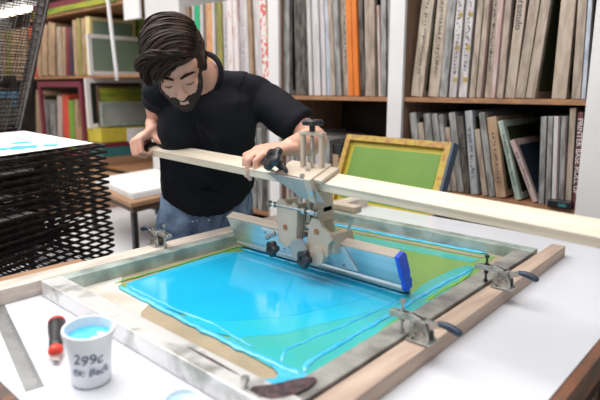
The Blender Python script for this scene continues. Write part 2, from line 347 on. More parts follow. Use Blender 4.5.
for bay,rows in SPINES.items():
    words,z=BAY[bay]
    rows=[list(r) for r in rows]
    if bay=='RL':
        for r in rows[-6:]: r[0]-=.016; r[3]=min(r[3],.415)
    if bay=='ML': rows[-1][0]=-1.597
    Hc=.40
    for a_,c_ in zip(rows,rows[1:]):
        gap=(c_[0]-c_[1]/2)-(a_[0]+a_[1]/2)
        if gap<.001:
            cut=.001-gap; c_[1]=max(.018,c_[1]-cut); c_[0]=a_[0]+a_[1]/2+.001+c_[1]/2
        Hc=min(a_[3],c_[3],.6)
        if bay in('RU','MU','LM'): Hc=.6
        g2=(c_[0]+c_[2]*Hc-c_[1]/2)-(a_[0]+a_[2]*Hc+a_[1]/2)
        if g2<.001: c_[2]+=(.001-g2)/Hc
    for i,(x,w,lean,h,key) in enumerate(rows):
        if bay in('ML','LL') : h=min(h+.02,.6)
        up = bay in('RU','MU','LM')
        H = h if (bay in ('RL','ML','LL','LLo','LU','FL') or (bay=='MU' and key=='r')) else .60
        if bay in('LU','FL'): H=min(h,.50)
        kw={}
        if bay=='RU':
            if i in (0,1,7): kw['writing']='scribble'
            if key=='y': kw['stickers']=4; kw['writing']='scribble'
            if i in (6,8): kw['redline']=True
            if key=='C': kw['writing']=('Creatulo',.042,'ink_mark',.44)
        if bay=='MU':
            if key=='w': kw['writing']='scribble'
            if key=='r': kw['redline']=True
            kw['mesh']='mesh_dark'
        if bay=='RL':
            if key in('k','B','m','P','n'): kw['writing']='scribble'
            if key=='W': kw['writing']=('PRINTER BASE ROLL UP',.03,'white_mark',.375)
            if key=='P': kw['mesh']='mesh_navy'
            if i in (16,17): kw['redline']=True
        if bay=='LM':
            kw['mesh']='mesh_dark'
            if i in (7,10): kw['writing']='scribble'
        if key=='c': kw['mesh']='mesh_sage'
        yy=YF+.02
        if bay in ('MU','LM','RU') and i%3==1: yy+=.012
        if bay in ('MU','LM') and i%4==2: yy+=.01
        lean_w = ' leaning' if abs(lean)>.12 else ''
        screen(x,w,lean,H,key,z,'%s%s screen, %s from left %s'%(SP[key][1],lean_w,NUM[i],words),'stored screens '+words,y=yy,depth=.45,**kw)

# screens standing further back in the right lower bay (dark green and navy faces)
def flat_screen(name, x,y0,y1,z0,z1,th,label,fm,pm,border=.035,lean=0,group=None,cat='screen frame'):
    o=empty(name,(x,(y0+y1)/2,z0),label,cat,group); b=B(); Y0,Y1,Z=y0,y1,z1
    b.bb(x-th,x,y0,y0+border,z0,z1); b.bb(x-th,x,y1-border,y1,z0,z1); b.bb(x-th,x,y0+border,y1-border,z0,z0+border); b.bb(x-th,x,y0+border,y1-border,z1-border,z1)
    b.build('frame',fm,o,bevel=.002)
    B().bb(x-.012,x-.008,y0+border,y1-border,z0+border,z1-border).build('mesh_panel',pm,o)
    o.rotation_euler=(0,lean,0)
    return o
# left wall of screens seen face on
flat_screen('printing_screen',-4.64,2.36,2.92,1.452,1.80,.03,'white framed screen with sage green mesh facing out on top left shelf','white_post','mesh_sage')
M['mesh_yg']=mat('screen_mesh_yellow_green',(.34,.36,.04),(.10,.20,.03),3,.4,stretch=(1,1,5),lo=.42,hi=.58)
M['mesh_pale']=mat('screen_mesh_pale',(.34,.36,.34),(.24,.28,.27),3,.4)
M['teal_paint']=mat('teal_paint',(.03,.16,.17),None,5,.5)
M['yellow_paint']=mat('yellow_paint',(.60,.50,.06),(.50,.42,.05),8,.5)
M['maroon_paint']=mat('maroon_paint',(.16,.02,.04),None,8,.5)
M['blue_paint']=mat('blue_paint',(.05,.14,.26),None,8,.5)
flat_screen('printing_screen',-4.70,2.34,2.93,.986,1.426,.03,'tall empty white frame standing below the top left shelf','white_post','mesh_dark',border=.04).children[1].hide_render=False
flat_screen('printing_screen',-4.66,2.42,2.95,1.00,1.36,.02,'yellow and green meshed screen inside the tall white frame','dark_wood','mesh_yg',border=.02)
flat_screen('printing_screen',-4.62,2.42,2.95,1.00,1.22,.02,'pale grey meshed screen with teal edge inside the tall white frame','frame_teal','mesh_pale',border=.02)
st=[('yellow_screen','yellow_paint',.865,.985,'yellow flat screen with white paper label, topmost of the low stack',),('maroon_screen','maroon_paint',.822,.862,'maroon flat screen under the yellow one in the low stack'),('teal_screen','teal_paint',.735,.819,'teal flat screen at the bottom of the low stack')]
for nm,mm,z0,z1,lb in st:
    o=empty('stacked_screen',(-4.75,2.35,z0),lb,'screen frame','flat stacked screens'); 
    B().bb(-4.80,-4.55,2.37,2.95,z0,z1).build('frame',mm,o,bevel=.003)
    if nm=='yellow_screen': B().bb(-4.549,-4.546,2.62,2.80,z0-.01,z1-.005).build('paper_label','paper',o,label='white paper label')
tag(B().bb(-4.80,-4.55,2.37,2.95,.662,.733).build('wooden_plank','card',bevel=.003),'thick brown wooden plank under the flat stacked screens','plank')
tag(B().bb(-5.3,-4.0,1.95,2.375,0,.62).build('wooden_cabinet','card',bevel=.004),'plain light brown wooden cabinet behind the paper table','cabinet')
tag(B().bb(-5.06,-4.84,2.375,2.415,.662,.98).build('cardboard_box','card',bevel=.004),'small brown cardboard box beside the yellow flat screen','box')
# stack on the highest left board
for i,(mm,z0,z1,w) in enumerate((('yellow_paint',2.022,2.07,'olive yellow'),('maroon_paint',2.072,2.12,'maroon'))):
    tag(B().bb(-5.75,-4.2,2.38,2.9,z0,z1).build('stacked_screen',M['mesh_yg'] if i==0 else mm,bevel=.003),w+' screen lying flat on the highest left shelf','screen frame','screens lying on the highest shelf')
tag(B().bb(-5.95,-4.25,2.9,2.95,1.46,1.98).build('olive_board','mesh_yg'),'olive board standing at the back of the top left shelf','board')
fb=empty('blue_screen',(-6.5,2.3,.9),'blue framed screen leaning far left behind the drying rack','screen frame')
b=B(); x0,x1,z0,z1=-6.9,-6.2,.68,1.30
b.bb(x0,x1,2.30,2.33,z1-.06,z1); b.bb(x0,x0+.06,2.30,2.33,z0,z1-.06); b.bb(x1-.06,x1,2.30,2.33,z0,z1-.06); b.bb(x0+.06,x1-.06,2.3,2.33,z0,z0+.06)
b.build('frame','blue_paint',fb); B().bb(x0+.06,x1-.06,2.31,2.32,z0+.06,z1-.06).build('mesh_panel','mesh_dark',fb)
fb=empty('burgundy_screen',(-5.4,2.3,.9),'empty burgundy frame leaning over the lower left screens','screen frame')
b=B(); x0,x1,z0,z1=-5.72,-4.80,.68,1.40
b.bb(x0,x1,2.34,2.37,z1-.05,z1); b.bb(x0,x0+.05,2.34,2.37,z0,z1-.05); b.bb(x1-.05,x1,2.34,2.37,z0,z1-.05); b.bb(x0+.05,x1-.05,2.34,2.37,z0,z0+.05)
b.build('frame','maroon_paint',fb)
tag(B().bb(-4.02,-3.80,2.355,2.375,1.86,2.02).build('paper_sign','paper'),'pale paper sheet fixed beside the broad white post','paper')
# black clip box on lower shelf
o=empty('label_holder',(-.70,2.38,.85),'small black holder with green marks on the lower right shelf edge','holder')
B().bb(-.755,-.66,2.375,2.41,.852,.885).build('body','black',o,bevel=.004); B().bb(-.71,-.68,2.373,2.375,.860,.874).build('mark','teal_paint',o)
tag(B().bb(-1.955,-1.90,2.42,2.7,.97,1.035).build('black_case','black',bevel=.004),'small black case sitting on screens in the middle lower bay','case')
# fluorescent tube far left
o=empty('tube_light',(-5.2,1.9,2.0),'glowing fluorescent tube light at upper left corner','light')
M['glow']=mat('tube_glow',(1,.9,.75),None,5,.5); bb=M['glow'].node_tree.nodes['Principled BSDF']; bb.inputs['Emission Color'].default_value=(1,.86,.62,1); bb.inputs['Emission Strength'].default_value=6
B().bb(-6.6,-4.70,1.88,1.98,1.995,2.035).build('housing','white_post',o); B().tube([(-6.55,1.93,1.97),(-4.72,1.93,1.97)],.024,12).build('tube','glow',o,smooth=True)
B().tube([(-5.0,1.93,2.1),(-5.0,1.93,3.0)],.006,6).build('cord','white_post',o); B().tube([(-6.4,1.93,2.1),(-6.4,1.93,3.0)],.006,6).build('cord','white_post',o)

# ------------------------------------------------------------------ leaning green screen behind the table
gs=empty('printing_screen',(-1.35,2.0,.78),'yellow bordered green screen leaning behind the print table','screen frame')
BL=V((-1.600,1.97,.80)); BR=V((-1.016,1.93,.80)); TL=V((-1.647,2.10,1.117)); TR=V((-1.056,2.05,1.140))
ex=(BR-BL).normalized(); ez=((TL-BL)-(TL-BL).dot(ex)*ex).normalized(); en=ez.cross(ex)*1.0
if en.y>0: en=-en
Wd=.562; Hh=.345
def gf(u,v,w): return BL+ex*u+ez*v+en*w
def gbar(b,u0,u1,v0,v1,w0,w1): return b.prism([(u0,v0),(u1,v0),(u1,v1),(u0,v1)],(w0,w1),gf)
b=B(); t=.026
gbar(b,0,Wd,Hh-t,Hh,0,.03); gbar(b,0,Wd,0,t,0,.03); gbar(b,0,t,t,Hh-t,0,.03); gbar(b,Wd-t,Wd,t,Hh-t,0,.03)
M['rust']=mat('rust_yellow',(.46,.33,.05),(.36,.17,.05),40,.5,lo=.40,hi=.60,stretch=(1,1,1)); M['gy']=mat('golden_tape',(.50,.40,.03),(.42,.36,.04),8,.45); M['gdark']=mat('slate_edge',(.05,.08,.12),None,8,.5)
b.build('frame','rust',gs)
b=B(); gbar(b,Wd,Wd+.012,0,Hh,-.01,.03); b.build('frame_edge','gdark',gs,label='dark slate side edge')
b=B(); gbar(b,t,Wd-t,t,Hh-t,.006,.008); b.build('tape','gy',gs,label='golden yellow tape')
M['gface']=mat('green_screen_face',(.14,.28,.035),(.10,.22,.03),3,.4)
b=B(); gbar(b,t+.022,Wd-t-.02,t+.02,Hh-t-.024,.008,.010); b.build('mesh_panel','gface',gs,label='green meshed panel')

# ------------------------------------------------------------------ paper table, cabinets
o=empty('side_table',(-3.0,1.9,0),'small wooden side table with black metal legs behind the man','table')
c0=V((-2.67,1.535,0)); ea=V((-.985,.17,0)); eb=V((-.17,.985,0))
def tf(u,v,w): return c0+ea*u+eb*v+V((0,0,w))
B().prism([(0,0),(.8,0),(.8,.62),(0,.62)],(.695,.722),tf).build('table_top','card',o,bevel=.003)
B().prism([(.02,.02),(.78,.02),(.78,.60),(.02,.60)],(.66,.695),tf).build('apron','dark_wood',o)
for u,v in ((.03,.03),(.77,.03),(.77,.59),(.03,.59)):
    p=tf(u,v,0); B().box((p.x,p.y,.53),(.028,.028,.26)).build('leg','black',o)
ps=empty('paper_stack',(-3.1,1.95,.723),'thick stack of white paper on the small side table','paper')
for k in range(3):
    a=.02+.012*((k*7)%3-1)
    B().prism([(.06+a,.05),(.76,.05+a*.6),(.76,.58),(.06+a*.5,.58)],(.723+.011*k,.733+.011*k),tf).build('ream','paper' if k>1 else 'paper_edge',ps)
tag(B().bb(-4.0,-2.78,1.0,2.32,0,.40).build('white_cabinet','laminate',bevel=.005),'plain white low platform behind the black table leg','cabinet')

# ------------------------------------------------------------------ print table
T=empty('print_table',(-.85,1.0,0),'white topped screen printing table with wooden clamp rails','table')
B().bb(-1.42,-.245,.285,1.90,.825,.85).build('table_top','laminate',T,label='white laminate top')
B().bb(-.245,-.225,.285,1.90,.79,.848).build('edge_strip','edge_wood',T,label='worn reddish brown edge')
B().bb(-1.42,-.225,.265,.285,.79,.847).build('edge_strip','edge_wood',T,label='dark brown front edge')
B().bb(-1.40,-.25,.30,1.88,.70,.825).build('apron','dark_wood',T)
for x in (-1.36,-.32):
    for y in (.36,1.82): B().bb(x-.04,x+.04,y-.04,y+.04,0,.70).build('leg','dark_wood',T,bevel=.004)
B().prism([(-1.385,.285),(-1.322,.285),(-1.328,1.88),(-1.392,1.88)],(.85,.888),lambda u,v,w:V((u,v,w))).build('clamp_rail','rail_worn',T,bevel=.002,label='scuffed pale wooden rail on the man\'s side')
B().prism([(-.487,.285),(-.438,.285),(-.474,1.695),(-.514,1.695)],(.85,.884),lambda u,v,w:V((u,v,w))).build('clamp_rail','rail_wood',T,bevel=.002,label='bare wooden rail on the right side')
bn=empty('work_bench',(.1,1.0,0),'grey beige bench beyond the right table edge','bench')
B().bb(-.20,.9,.30,2.0,.71,.75).build('bench_top','bench',bn,bevel=.003); 
for x in (-.14,.84):
    for y in (.36,1.94): B().bb(x-.03,x+.03,y-.03,y+.03,0,.71).build('leg','dark_wood',bn)

# ------------------------------------------------------------------ screen frame in the press
S=empty('printing_screen',(-.92,1.05,.851),'large flat printing screen flooded with cyan ink on the white table','screen frame')
x0,x1,y0,y1,z0,z1=-1.312,-.497,.500,1.590,.851,.891
I=lambda u,v,w:V((u,v,w))
B().bb(x0,x1,y0,y0+.05,z0,z1).build('frame_bar','alu_frame',S,bevel=.002,label='scuffed silver front bar')
B().prism([(x0,y1-.04),(x1-.022,y1-.04),(x1-.022,y1),(x0,y1)],(z0,z1),I).build('frame_bar','frame_teal',S,bevel=.002)
B().bb(x0,x0+.036,y0+.05,y1-.04,z0,z1).build('frame_bar','frame_teal',S,bevel=.002)
B().prism([(x1-.045,y0+.05),(x1,y0+.05),(x1-.022,y1-.04),(x1-.070,y1-.04)],(z0,z1-.003),I).build('frame_bar','frame_grey',S,bevel=.002,label='grey ink-smeared right bar')
B().bb(x0+.036,x1-.044,y0+.05,y1-.04,.854,.857).build('mesh','tape',S,label='brown taped mesh border')
def flat(poly,z0,z1,nm,m,lb=None,smooth=0):
    P=[V((a,b,0)) for a,b in poly]
    if smooth:                                    # Chaikin rounding of the outline
        for _ in range(smooth):
            Q=[]
            for i,p in enumerate(P):
                q=P[(i+1)%len(P)]; Q+= [p*.75+q*.25, p*.25+q*.75]
            P=Q
    me=D.meshes.new(nm); bm=bmesh.new(); org=wloc(S)
    vs=[bm.verts.new((p.x-org.x,p.y-org.y,z1-org.z)) for p in P]
    f=bm.faces.new(vs); 
    if f.normal.z<0: f.normal_flip()
    r=bmesh.ops.extrude_face_region(bm,geom=[f]); 
    for v in [g for g in r['geom'] if isinstance(g,bmesh.types.BMVert)]: v.co.z=z0-org.z
    bmesh.ops.recalc_face_normals(bm,faces=bm.faces); bmesh.ops.triangulate(bm,faces=bm.faces)
    bm.to_mesh(me); bm.free(); me.materials.append(M[m]); o=D.objects.new(nm,me); COL.objects.link(o); o.parent=S
    if lb: o['label']=lb
    return o
flat([(-1.298,.552),(-.95,.552),(-1.03,.60),(-1.06,.64),(-1.20,.645),(-1.285,.70)],.857,.8577,'tape','tape_glare','glossy tape in the left corner with its glare painted pale')  # lighter patch stands in for glare on the tape
flat([(-1.221,.651),(-1.262,1.10),(-1.245,1.53),(-.62,1.53),(-.585,1.30),(-.565,.93),(-.556,.721),(-.557,.63),(-.607,.625),(-1.195,.640)],.857,.8582,'emulsion','emulsion','green emulsion area')
flat([(-1.24,1.09),(-1.24,1.40),(-.95,1.42),(-.64,1.44),(-.615,1.30),(-.66,1.18),(-.80,1.22),(-1.0,1.15)],.8582,.8586,'ink_film','emulsion')
flat([(-1.203,1.439),(-.639,1.473),(-.648,1.427),(-1.151,1.377)],.8586,.8590,'ink_film','ink_teal','teal ink haze on green emulsion')
flat([(-1.24,1.455),(-.64,1.49),(-.64,1.512),(-1.24,1.475)],.8590,.8594,'tape','tape')
flat([(-.810,.640),(-.76,.714),(-.722,.788),(-.686,.913),(-.641,1.1),(-.660,1.20),(-.650,1.40),(-.608,1.392),(-.581,1.128),(-.567,.93),(-.559,.724),(-.560,.63),(-.606,.623),(-.667,.625)],.8590,.8598,'ink_film','ink_teal','translucent teal ink film',1)
flat([(-.95,.634),(-.92,.72),(-.85,.86),(-.80,1.085),(-.637,1.094),(-.631,1.0),(-.655,.93),(-.68,.86),(-.70,.80),(-.715,.74),(-.75,.69),(-.78,.655),(-.85,.64)],.8598,.8603,'ink_film','ink_mid','bluish teal ink film',2)
flat([(-1.212,.650),(-1.222,.743),(-1.243,1.084),(-1.001,1.092),(-.792,1.094),(-.70,1.094),(-.705,1.00),(-.735,.90),(-.77,.80),(-.82,.73),(-.86,.69),(-.90,.665),(-.95,.655),(-1.0,.650),(-1.074,.646)],.8598,.8608,'ink_pool','ink','glossy cyan ink pool',1)
def ridge(pts,w,h,nm='ink_ridge',m='ink_ridge',z=.8600,seed=1,lb=None):
    rr=random.Random(seed); P=[]
    for i in range(len(pts)-1):
        a=V((*pts[i],z)); c=V((*pts[i+1],z)); n=max(2,int((c-a).length/.02))
        for k in range(n): P.append(a.lerp(c,k/n))
    P.append(V((*pts[-1],z)))
    P=[p+V((rr.uniform(-.002,.002),rr.uniform(-.002,.002),0)) for p in P]
    rad=[w*(.75+.4*rr.random()) for _ in P]; rad[0]*=.3; rad[-1]*=.3
    b=B().tube(P,rad,10,flat=h/w,upv=(0,0,1)); return b.build(nm,m,S,smooth=True,label=lb)
ridge([(-1.215,.650),(-1.13,.646),(-1.0,.642),(-.85,.636),(-.74,.634),(-.66,.636),(-.58,.640)],.0085,.004,seed=2,lb='raised lip of cyan ink along the front')
ridge([(-1.20,.665),(-1.10,.662),(-.98,.660),(-.90,.662)],.004,.003,seed=3)
ridge([(-1.0,.662),(-.86,.668),(-.78,.660),(-.72,.652)],.004,.0025,seed=12)
ridge([(-1.240,.655),(-1.243,.86),(-1.252,1.08)],.003,.002,seed=9,m='streak',lb='thin green edge beside the pool')
ridge([(-.618,1.383),(-.622,1.208),(-.619,1.077),(-.61,.911),(-.608,.794),(-.603,.678),(-.585,.650)],.007,.003,seed=4)
ridge([(-.645,1.053),(-.649,.889),(-.662,.757),(-.668,.687),(-.64,.645)],.004,.002,seed=5)
ridge([(-1.235,1.074),(-.994,1.082),(-.787,1.083),(-.634,1.083)],.007,.004,seed=6,lb='bead of cyan ink pushed up along the squeegee')
ridge([(-1.23,1.508),(-.95,1.522),(-.648,1.539)],.014,.0025,seed=7,lb='bright cyan ink line near the far bar')
ridge([(-.599,1.323),(-.597,1.158),(-.592,1.077)],.006,.0015,m='streak',seed=8,nm='ink_streak',lb='yellow green streak')
ridge([(-.587,1.003),(-.583,.936),(-.575,.84),(-.572,.764)],.006,.0015,m='streak',seed=10,nm='ink_streak',lb='yellow green streak')
flat([(-.66,.632),(-.55,.655),(-.552,.615),(-.590,.575),(-.620,.560),(-.628,.575),(-.60,.61)],.8602,.8612,'ink_pool','ink_ridge','cyan ink running into the near corner',1)
flat([(-.585,.512),(-.556,.550),(-.542,.590),(-.520,.612),(-.510,.585),(-.516,.54),(-.540,.508)],.8905,.8925,'ink_stain','stain','dark purple dried ink in the near corner',1)
flat([(-.78,.5335),(-.70,.536),(-.64,.533),(-.61,.531),(-.66,.5285),(-.73,.530)],.8908,.8914,'ink_stain','stain',None,2)
b=B().lathe([(.004,0),(.004,.012),(.0075,.012),(.0075,.018)],(-.585,.512,.891),n=10); b.build('bolt','steel',S,smooth='auto')

# ------------------------------------------------------------------ toggle clamps
def clamp(loc,flip,label,ang=0,dark=False):
    o=empty('toggle_clamp',loc,label,'clamp','toggle clamps holding the screen')
    s=flip; L=V(loc)
    def P(x,y,z): return L+V((s*x,y,z))
    def bx(b,x0,x1,y0,y1,z0,z1): return b.bb(min(L.x+s*x0,L.x+s*x1),max(L.x+s*x0,L.x+s*x1),L.y+y0,L.y+y1,L.z+z0,L.z+z1)
    b=B(); bx(b,-.027,.027,-.020,.020,0,.004)
    for y in(-.012,.0095): b.prism([(-.024,.003),(.022,.003),(.020,.022),(.012,.042),(-.006,.050),(-.020,.044),(-.026,.024)],(y,y+.0028),lambda u,v,w:P(u,w,v))
    b.build('base_bracket','worn_steel',o,bevel=.0007)
    b=B()
    for x,z in ((-.014,.036),(.006,.040),(.008,.022),(-.012,.016)): b.tube([P(x,-.017,z),P(x,.017,z)],.0042,10)
    for x in(-.018,.018):
        for y in(-.016,.016): b.tube([P(x,y,.003),P(x,y,.008)],.0042,8)
    b.build('rivet','steel',o,smooth='auto')
    # hold bar: a pair of strips towards the screen
    b=B()
    for y in(-.009,.0055): b.prism([(-.004,.036),(.000,.048),(-.020,.053),(-.074,.048),(-.078,.042),(-.072,.036),(-.026,.038)],(y,y+.0035),lambda u,v,w:P(u,w,v))
    bx(b,-.076,-.060,-.0075,.0075,.037,.047); bx(b,-.034,-.026,-.0075,.0075,.039,.050)
    b.build('hold_bar','worn_steel',o,bevel=.0006)
    b=B(); b.tube([P(-.048,0,.004),P(-.048,0,.070)],.0030,10); b.tube([P(-.048,0,.070),P(-.048,0,.076)],.0062,8); b.tube([P(-.048,0,.048),P(-.048,0,.054)],.0062,6); b.tube([P(-.048,0,.028),P(-.048,0,.034)],.0062,6); b.tube([P(-.048,0,.004),P(-.048,0,.011)],.0055,10)
    b.build('spindle','black' if dark else 'steel',o,smooth='auto')
    # lever and grip
    b=B()
    for y in(-.006,.003): b.prism([(-.008,.030),(.004,.020),(.022,.032),(.046,.043),(.044,.051),(.020,.046),(.000,.044)],(y,y+.003),lambda u,v,w:P(u,w,v))
    b.build('lever','steel',o,bevel=.0005)
    b=B(); b.cap_tube([P(.038,0,.047),P(.052,0,.048),P(.066,0,.045),P(.078,0,.041)],[.0066,.0076,.0080,.0078],12)
    b.build('handle_grip','rubber_grip',o,smooth=True,label='dark blue rubber grip')
    o.scale=(.92,.92,.92)
    return o
clamp((-.470,.850,.886),1,'toggle clamp with dark blue grip on right rail, nearest the camera')
clamp((-.470,1.225,.886),1,'toggle clamp with black spindle on right rail, farther from camera',dark=True)
clamp((-1.372,.865,.888),-1,'toggle clamp on the left rail in front of the man\'s jeans')

# ------------------------------------------------------------------ squeegee
Q=empty('squeegee',(-.89,1.03,.862),'long aluminium squeegee with beige clamp head hung on a wooden arm','squeegee')
ro=R(24); sO=V((0,1.092,.860)); sU=V((0,-math.sin(ro),math.cos(ro))); sV=V((0,math.cos(ro),math.sin(ro)))
def sf(x,u,v): return V((x,0,0))+sO+sU*u+sV*v
XL,XR=-1.243,-.636
def sprof(b,prof,xa,xb):          # profile in (v,u), extruded along the blade
    n=len(prof); vs=[sf(xa,u,v) for v,u in prof]+[sf(xb,u,v) for v,u in prof]
    fs=[tuple(range(n)),tuple(reversed(range(n,2*n)))]+[(i,(i+1)%n,(i+1)%n+n,i+n) for i in range(n)]
    return b.add(vs,fs)
hold=[(-.009,.014),(-.014,.018),(-.014,.030),(-.011,.036),(-.013,.046),(-.014,.120),(.014,.120),(.014,.046),(.011,.036),(.014,.030),(.014,.018),(.009,.014)]
sprof(B(),hold,XL,XR-.012).build('blade_holder','alu',Q,bevel=.0012)
sprof(B(),[(-.0142,.1202),(-.0142,.1240),(.0142,.1240),(.0142,.1202)],XL,XR-.012).build('top_strip','alu_edge',Q,label='tan wooden top strip')
sprof(B(),[(-.0158,.026),(-.0158,.030),(-.0141,.031),(-.0141,.025)],XL,XR-.012).build('ridge_strip','alu_edge',Q,label='thin tan ridge line')
sprof(B(),[(-.0045,.002),(-.0045,.04),(.0045,.04),(.0045,.002)],XL+.002,XR-.006).build('rubber_blade','blade',Q)
cap=[(-.010,.020),(-.017,.026),(-.017,.040),(-.013,.052),(-.017,.064),(-.016,.127),(.008,.127),(.016,.116),(.016,.064),(.012,.052),(.016,.040),(.010,.020)]
sprof(B(),cap,XR-.012,XR).build('end_cap','blue',Q,bevel=.0015,label='bright blue end cap')
# pale steel plates on the blade
for pl in ([(-1.092,.116),(-1.005,.116),(-1.00,.045),(-1.045,.050)],[(-.85,.116),(-.795,.116),(-.772,.050),(-.85,.045)]):
    b=B(); n=len(pl); vs=[sf(x,u,-.0145) for x,u in pl]+[sf(x,u,-.018) for x,u in pl]
    b.add(vs,[tuple(range(n)),tuple(reversed(range(n,2*n)))]+[(i,(i+1)%n,(i+1)%n+n,i+n) for i in range(n)])
    p=b.build('mount_plate','plate',Q)
    for x,u in ((pl[0][0]+.012,pl[0][1]-.012),((pl[2][0]+pl[3][0])/2,(pl[2][1]+pl[3][1])/2+.012)): B().tube([sf(x,u,-.018),sf(x,u,-.021)],.004,10).build('screw','steel',p)
def yz(x0,x1,poly,nm,m,bev=.002,par=Q,smooth=False):   # polygon in (y,z), thickness along x
    b=B(); n=len(poly); vs=[V((x0,y,z)) for y,z in poly]+[V((x1,y,z)) for y,z in poly]
    b.add(vs,[tuple(range(n)),tuple(reversed(range(n,2*n)))]+[(i,(i+1)%n,(i+1)%n+n,i+n) for i in range(n)])
    return b.build(nm,m,par,bevel=bev,smooth=smooth)
def xz(y0,y1,poly,nm,m,bev=.002,par=Q):
    b=B(); n=len(poly); vs=[V((x,y0,z)) for x,z in poly]+[V((x,y1,z)) for x,z in poly]
    b.add(vs,[tuple(range(n)),tuple(reversed(range(n,2*n)))]+[(i,(i+1)%n,(i+1)%n+n,i+n) for i in range(n)])
    return b.build(nm,m,par,bevel=bev)
_before=set(Q.children)
# left fork: front plate with a side cheek
xz(.950,.960,[(-.945,.962),(-.955,1.068),(-.945,1.078),(-.925,1.078),(-.915,1.066),(-.905,1.066),(-.890,1.078),(-.878,1.070),(-.882,.975),(-.915,.950)],'fork_plate','beige_metal')
yz(-.890,-.880,[(.955,.965),(.955,1.072),(1.03,1.072),(1.04,1.03),(1.035,.99),(.99,.985)],'fork_cheek','beige_metal')
yz(-.955,-.946,[(.955,.972),(.955,1.072),(1.02,1.072),(1.03,1.02),(1.00,.985)],'fork_cheek','beige_metal')
# right fork
xz(.955,.967,[(-.852,.975),(-.842,1.03),(-.835,1.045),(-.812,1.045),(-.800,1.025),(-.775,1.012),(-.768,.997),(-.780,.985),(-.782,.955),(-.798,.935),(-.825,.930),(-.846,.945)],'fork_plate','beige_metal')
yz(-.845,-.832,[(.967,.95),(.967,1.04),(1.03,1.04),(1.05,1.0),(1.02,.96)],'fork_cheek','beige_metal')
yz(-.790,-.770,[(.967,.96),(.967,1.010),(1.04,1.010),(1.05,.98),(1.02,.955)],'fork_cheek','beige_metal')
# cross bar and riser up to the arm
xz(.975,1.005,[(-.88,.995),(-.88,1.025),(-.845,1.025),(-.845,.995)],'cross_bar','beige_metal')
B().tube([(-.884,.985,1.012),(-.846,.985,1.012)],.014,14).build('pivot_pin','steel',Q,smooth='auto')
yz(-.872,-.858,[(.975,1.02),(.975,1.135),(1.005,1.135),(1.01,1.02)],'riser','beige_metal')
yz(-.838,-.822,[(.965,1.03),(.965,1.13),(1.02,1.13),(1.03,1.03)],'riser','beige_metal')
B().bb(-.872,-.822,.985,1.02,1.055,1.068).build('riser_web','beige_metal',Q,bevel=.001)
B().bb(-.98,-.80,1.09,1.12,1.035,1.055).build('side_block','beige_metal',Q,bevel=.004)
# cross bolts
def bolt(p0,p1,r,hr,nm='bolt'):
    b=B(); p0=V(p0);p1=V(p1); d=(p1-p0).normalized(); b.tube([p0,p1],r,10); b.tube([p0-d*.006,p0],hr,6); b.tube([p1,p1+d*.006],hr,6); return b.build(nm,'steel',Q,smooth='auto')
bolt((-.978,.952,1.060),(-.815,.952,1.060),.0042,.0095)
for _a,_b,_r in ((-.862,-.850,.010),(-.965,-.958,.008),(-.84,-.818,.008)): B().tube([(_a,.952,1.060),(_b,.952,1.060)],_r,8).build('nut','steel',Q)
for x,z in ((-.921,1.006),(-.818,1.012)): B().tube([(x,.948 if x<-.9 else .953,z),(x,.957,z)],.0075,14).build('pivot_bolt','copper',Q,smooth='auto',label='rusty brown bolt head')
b=B(); b.tube([(-.955,.946,.985),(-.975,.935,.972)],.005,8); b.tube([(-.962,.942,.980),(-.955,.946,.984)],.008,6); b.tube([(-.978,.934,.970),(-.968,.939,.976)],.007,6); b.build('bolt','steel',Q)
b=B(); b.cap_tube([(-.752,1.0,1.02),(-.748,1.0,1.035),(-.74,.998,1.052)],[.004,.003,.005],8); b.build('wing_bolt','steel',Q,smooth=True)
# grey disc behind lower knobs
B().tube([(-.87,.951,.955),(-.87,.944,.955)],.030,24).build('disc','grey_plate',Q,smooth='auto',label='grey round metal disc')
b=B(); b.tube([(-.812,.957,.952),(-.812,.945,.952)],.024,24); b.build('boss','beige_metal',Q,smooth='auto')
def knob(c,ax,r,th,nm='knob',lobes=5,ln=.0,m='black'):
    c=V(c); ax=V(ax).normalized(); q=ax.to_track_quat('Z','Y').to_matrix(); b=B(); n=40; rings=[]
    for rr,z in ((.86,0),(1,.18*th),(1,.8*th),(.86,th),(.4,th*1.02),(.34,th*.8)):
        rings.append([c+q@V((r*rr*(1+.13*math.cos(lobes*2*math.pi*j/n))*math.cos(2*math.pi*j/n), r*rr*(1+.13*math.cos(lobes*2*math.pi*j/n))*math.sin(2*math.pi*j/n), z)) for j in range(n)])
    b.loft(rings); 
    if ln: b.tube([c,c-ax*ln],r*.36,12)
    return b.build(nm,m,Q,smooth='auto',label='black lobed knob')
knob((-.952,.940,.944),(-.2,-1,.1),.0200,.016,ln=.012)
knob((-.832,.934,.943),(-.1,-1,.1),.0215,.017,ln=.014)
for _o in set(Q.children)-_before:
    _o.data.transform(Matrix.Translation((-.038,.040,-.014)))
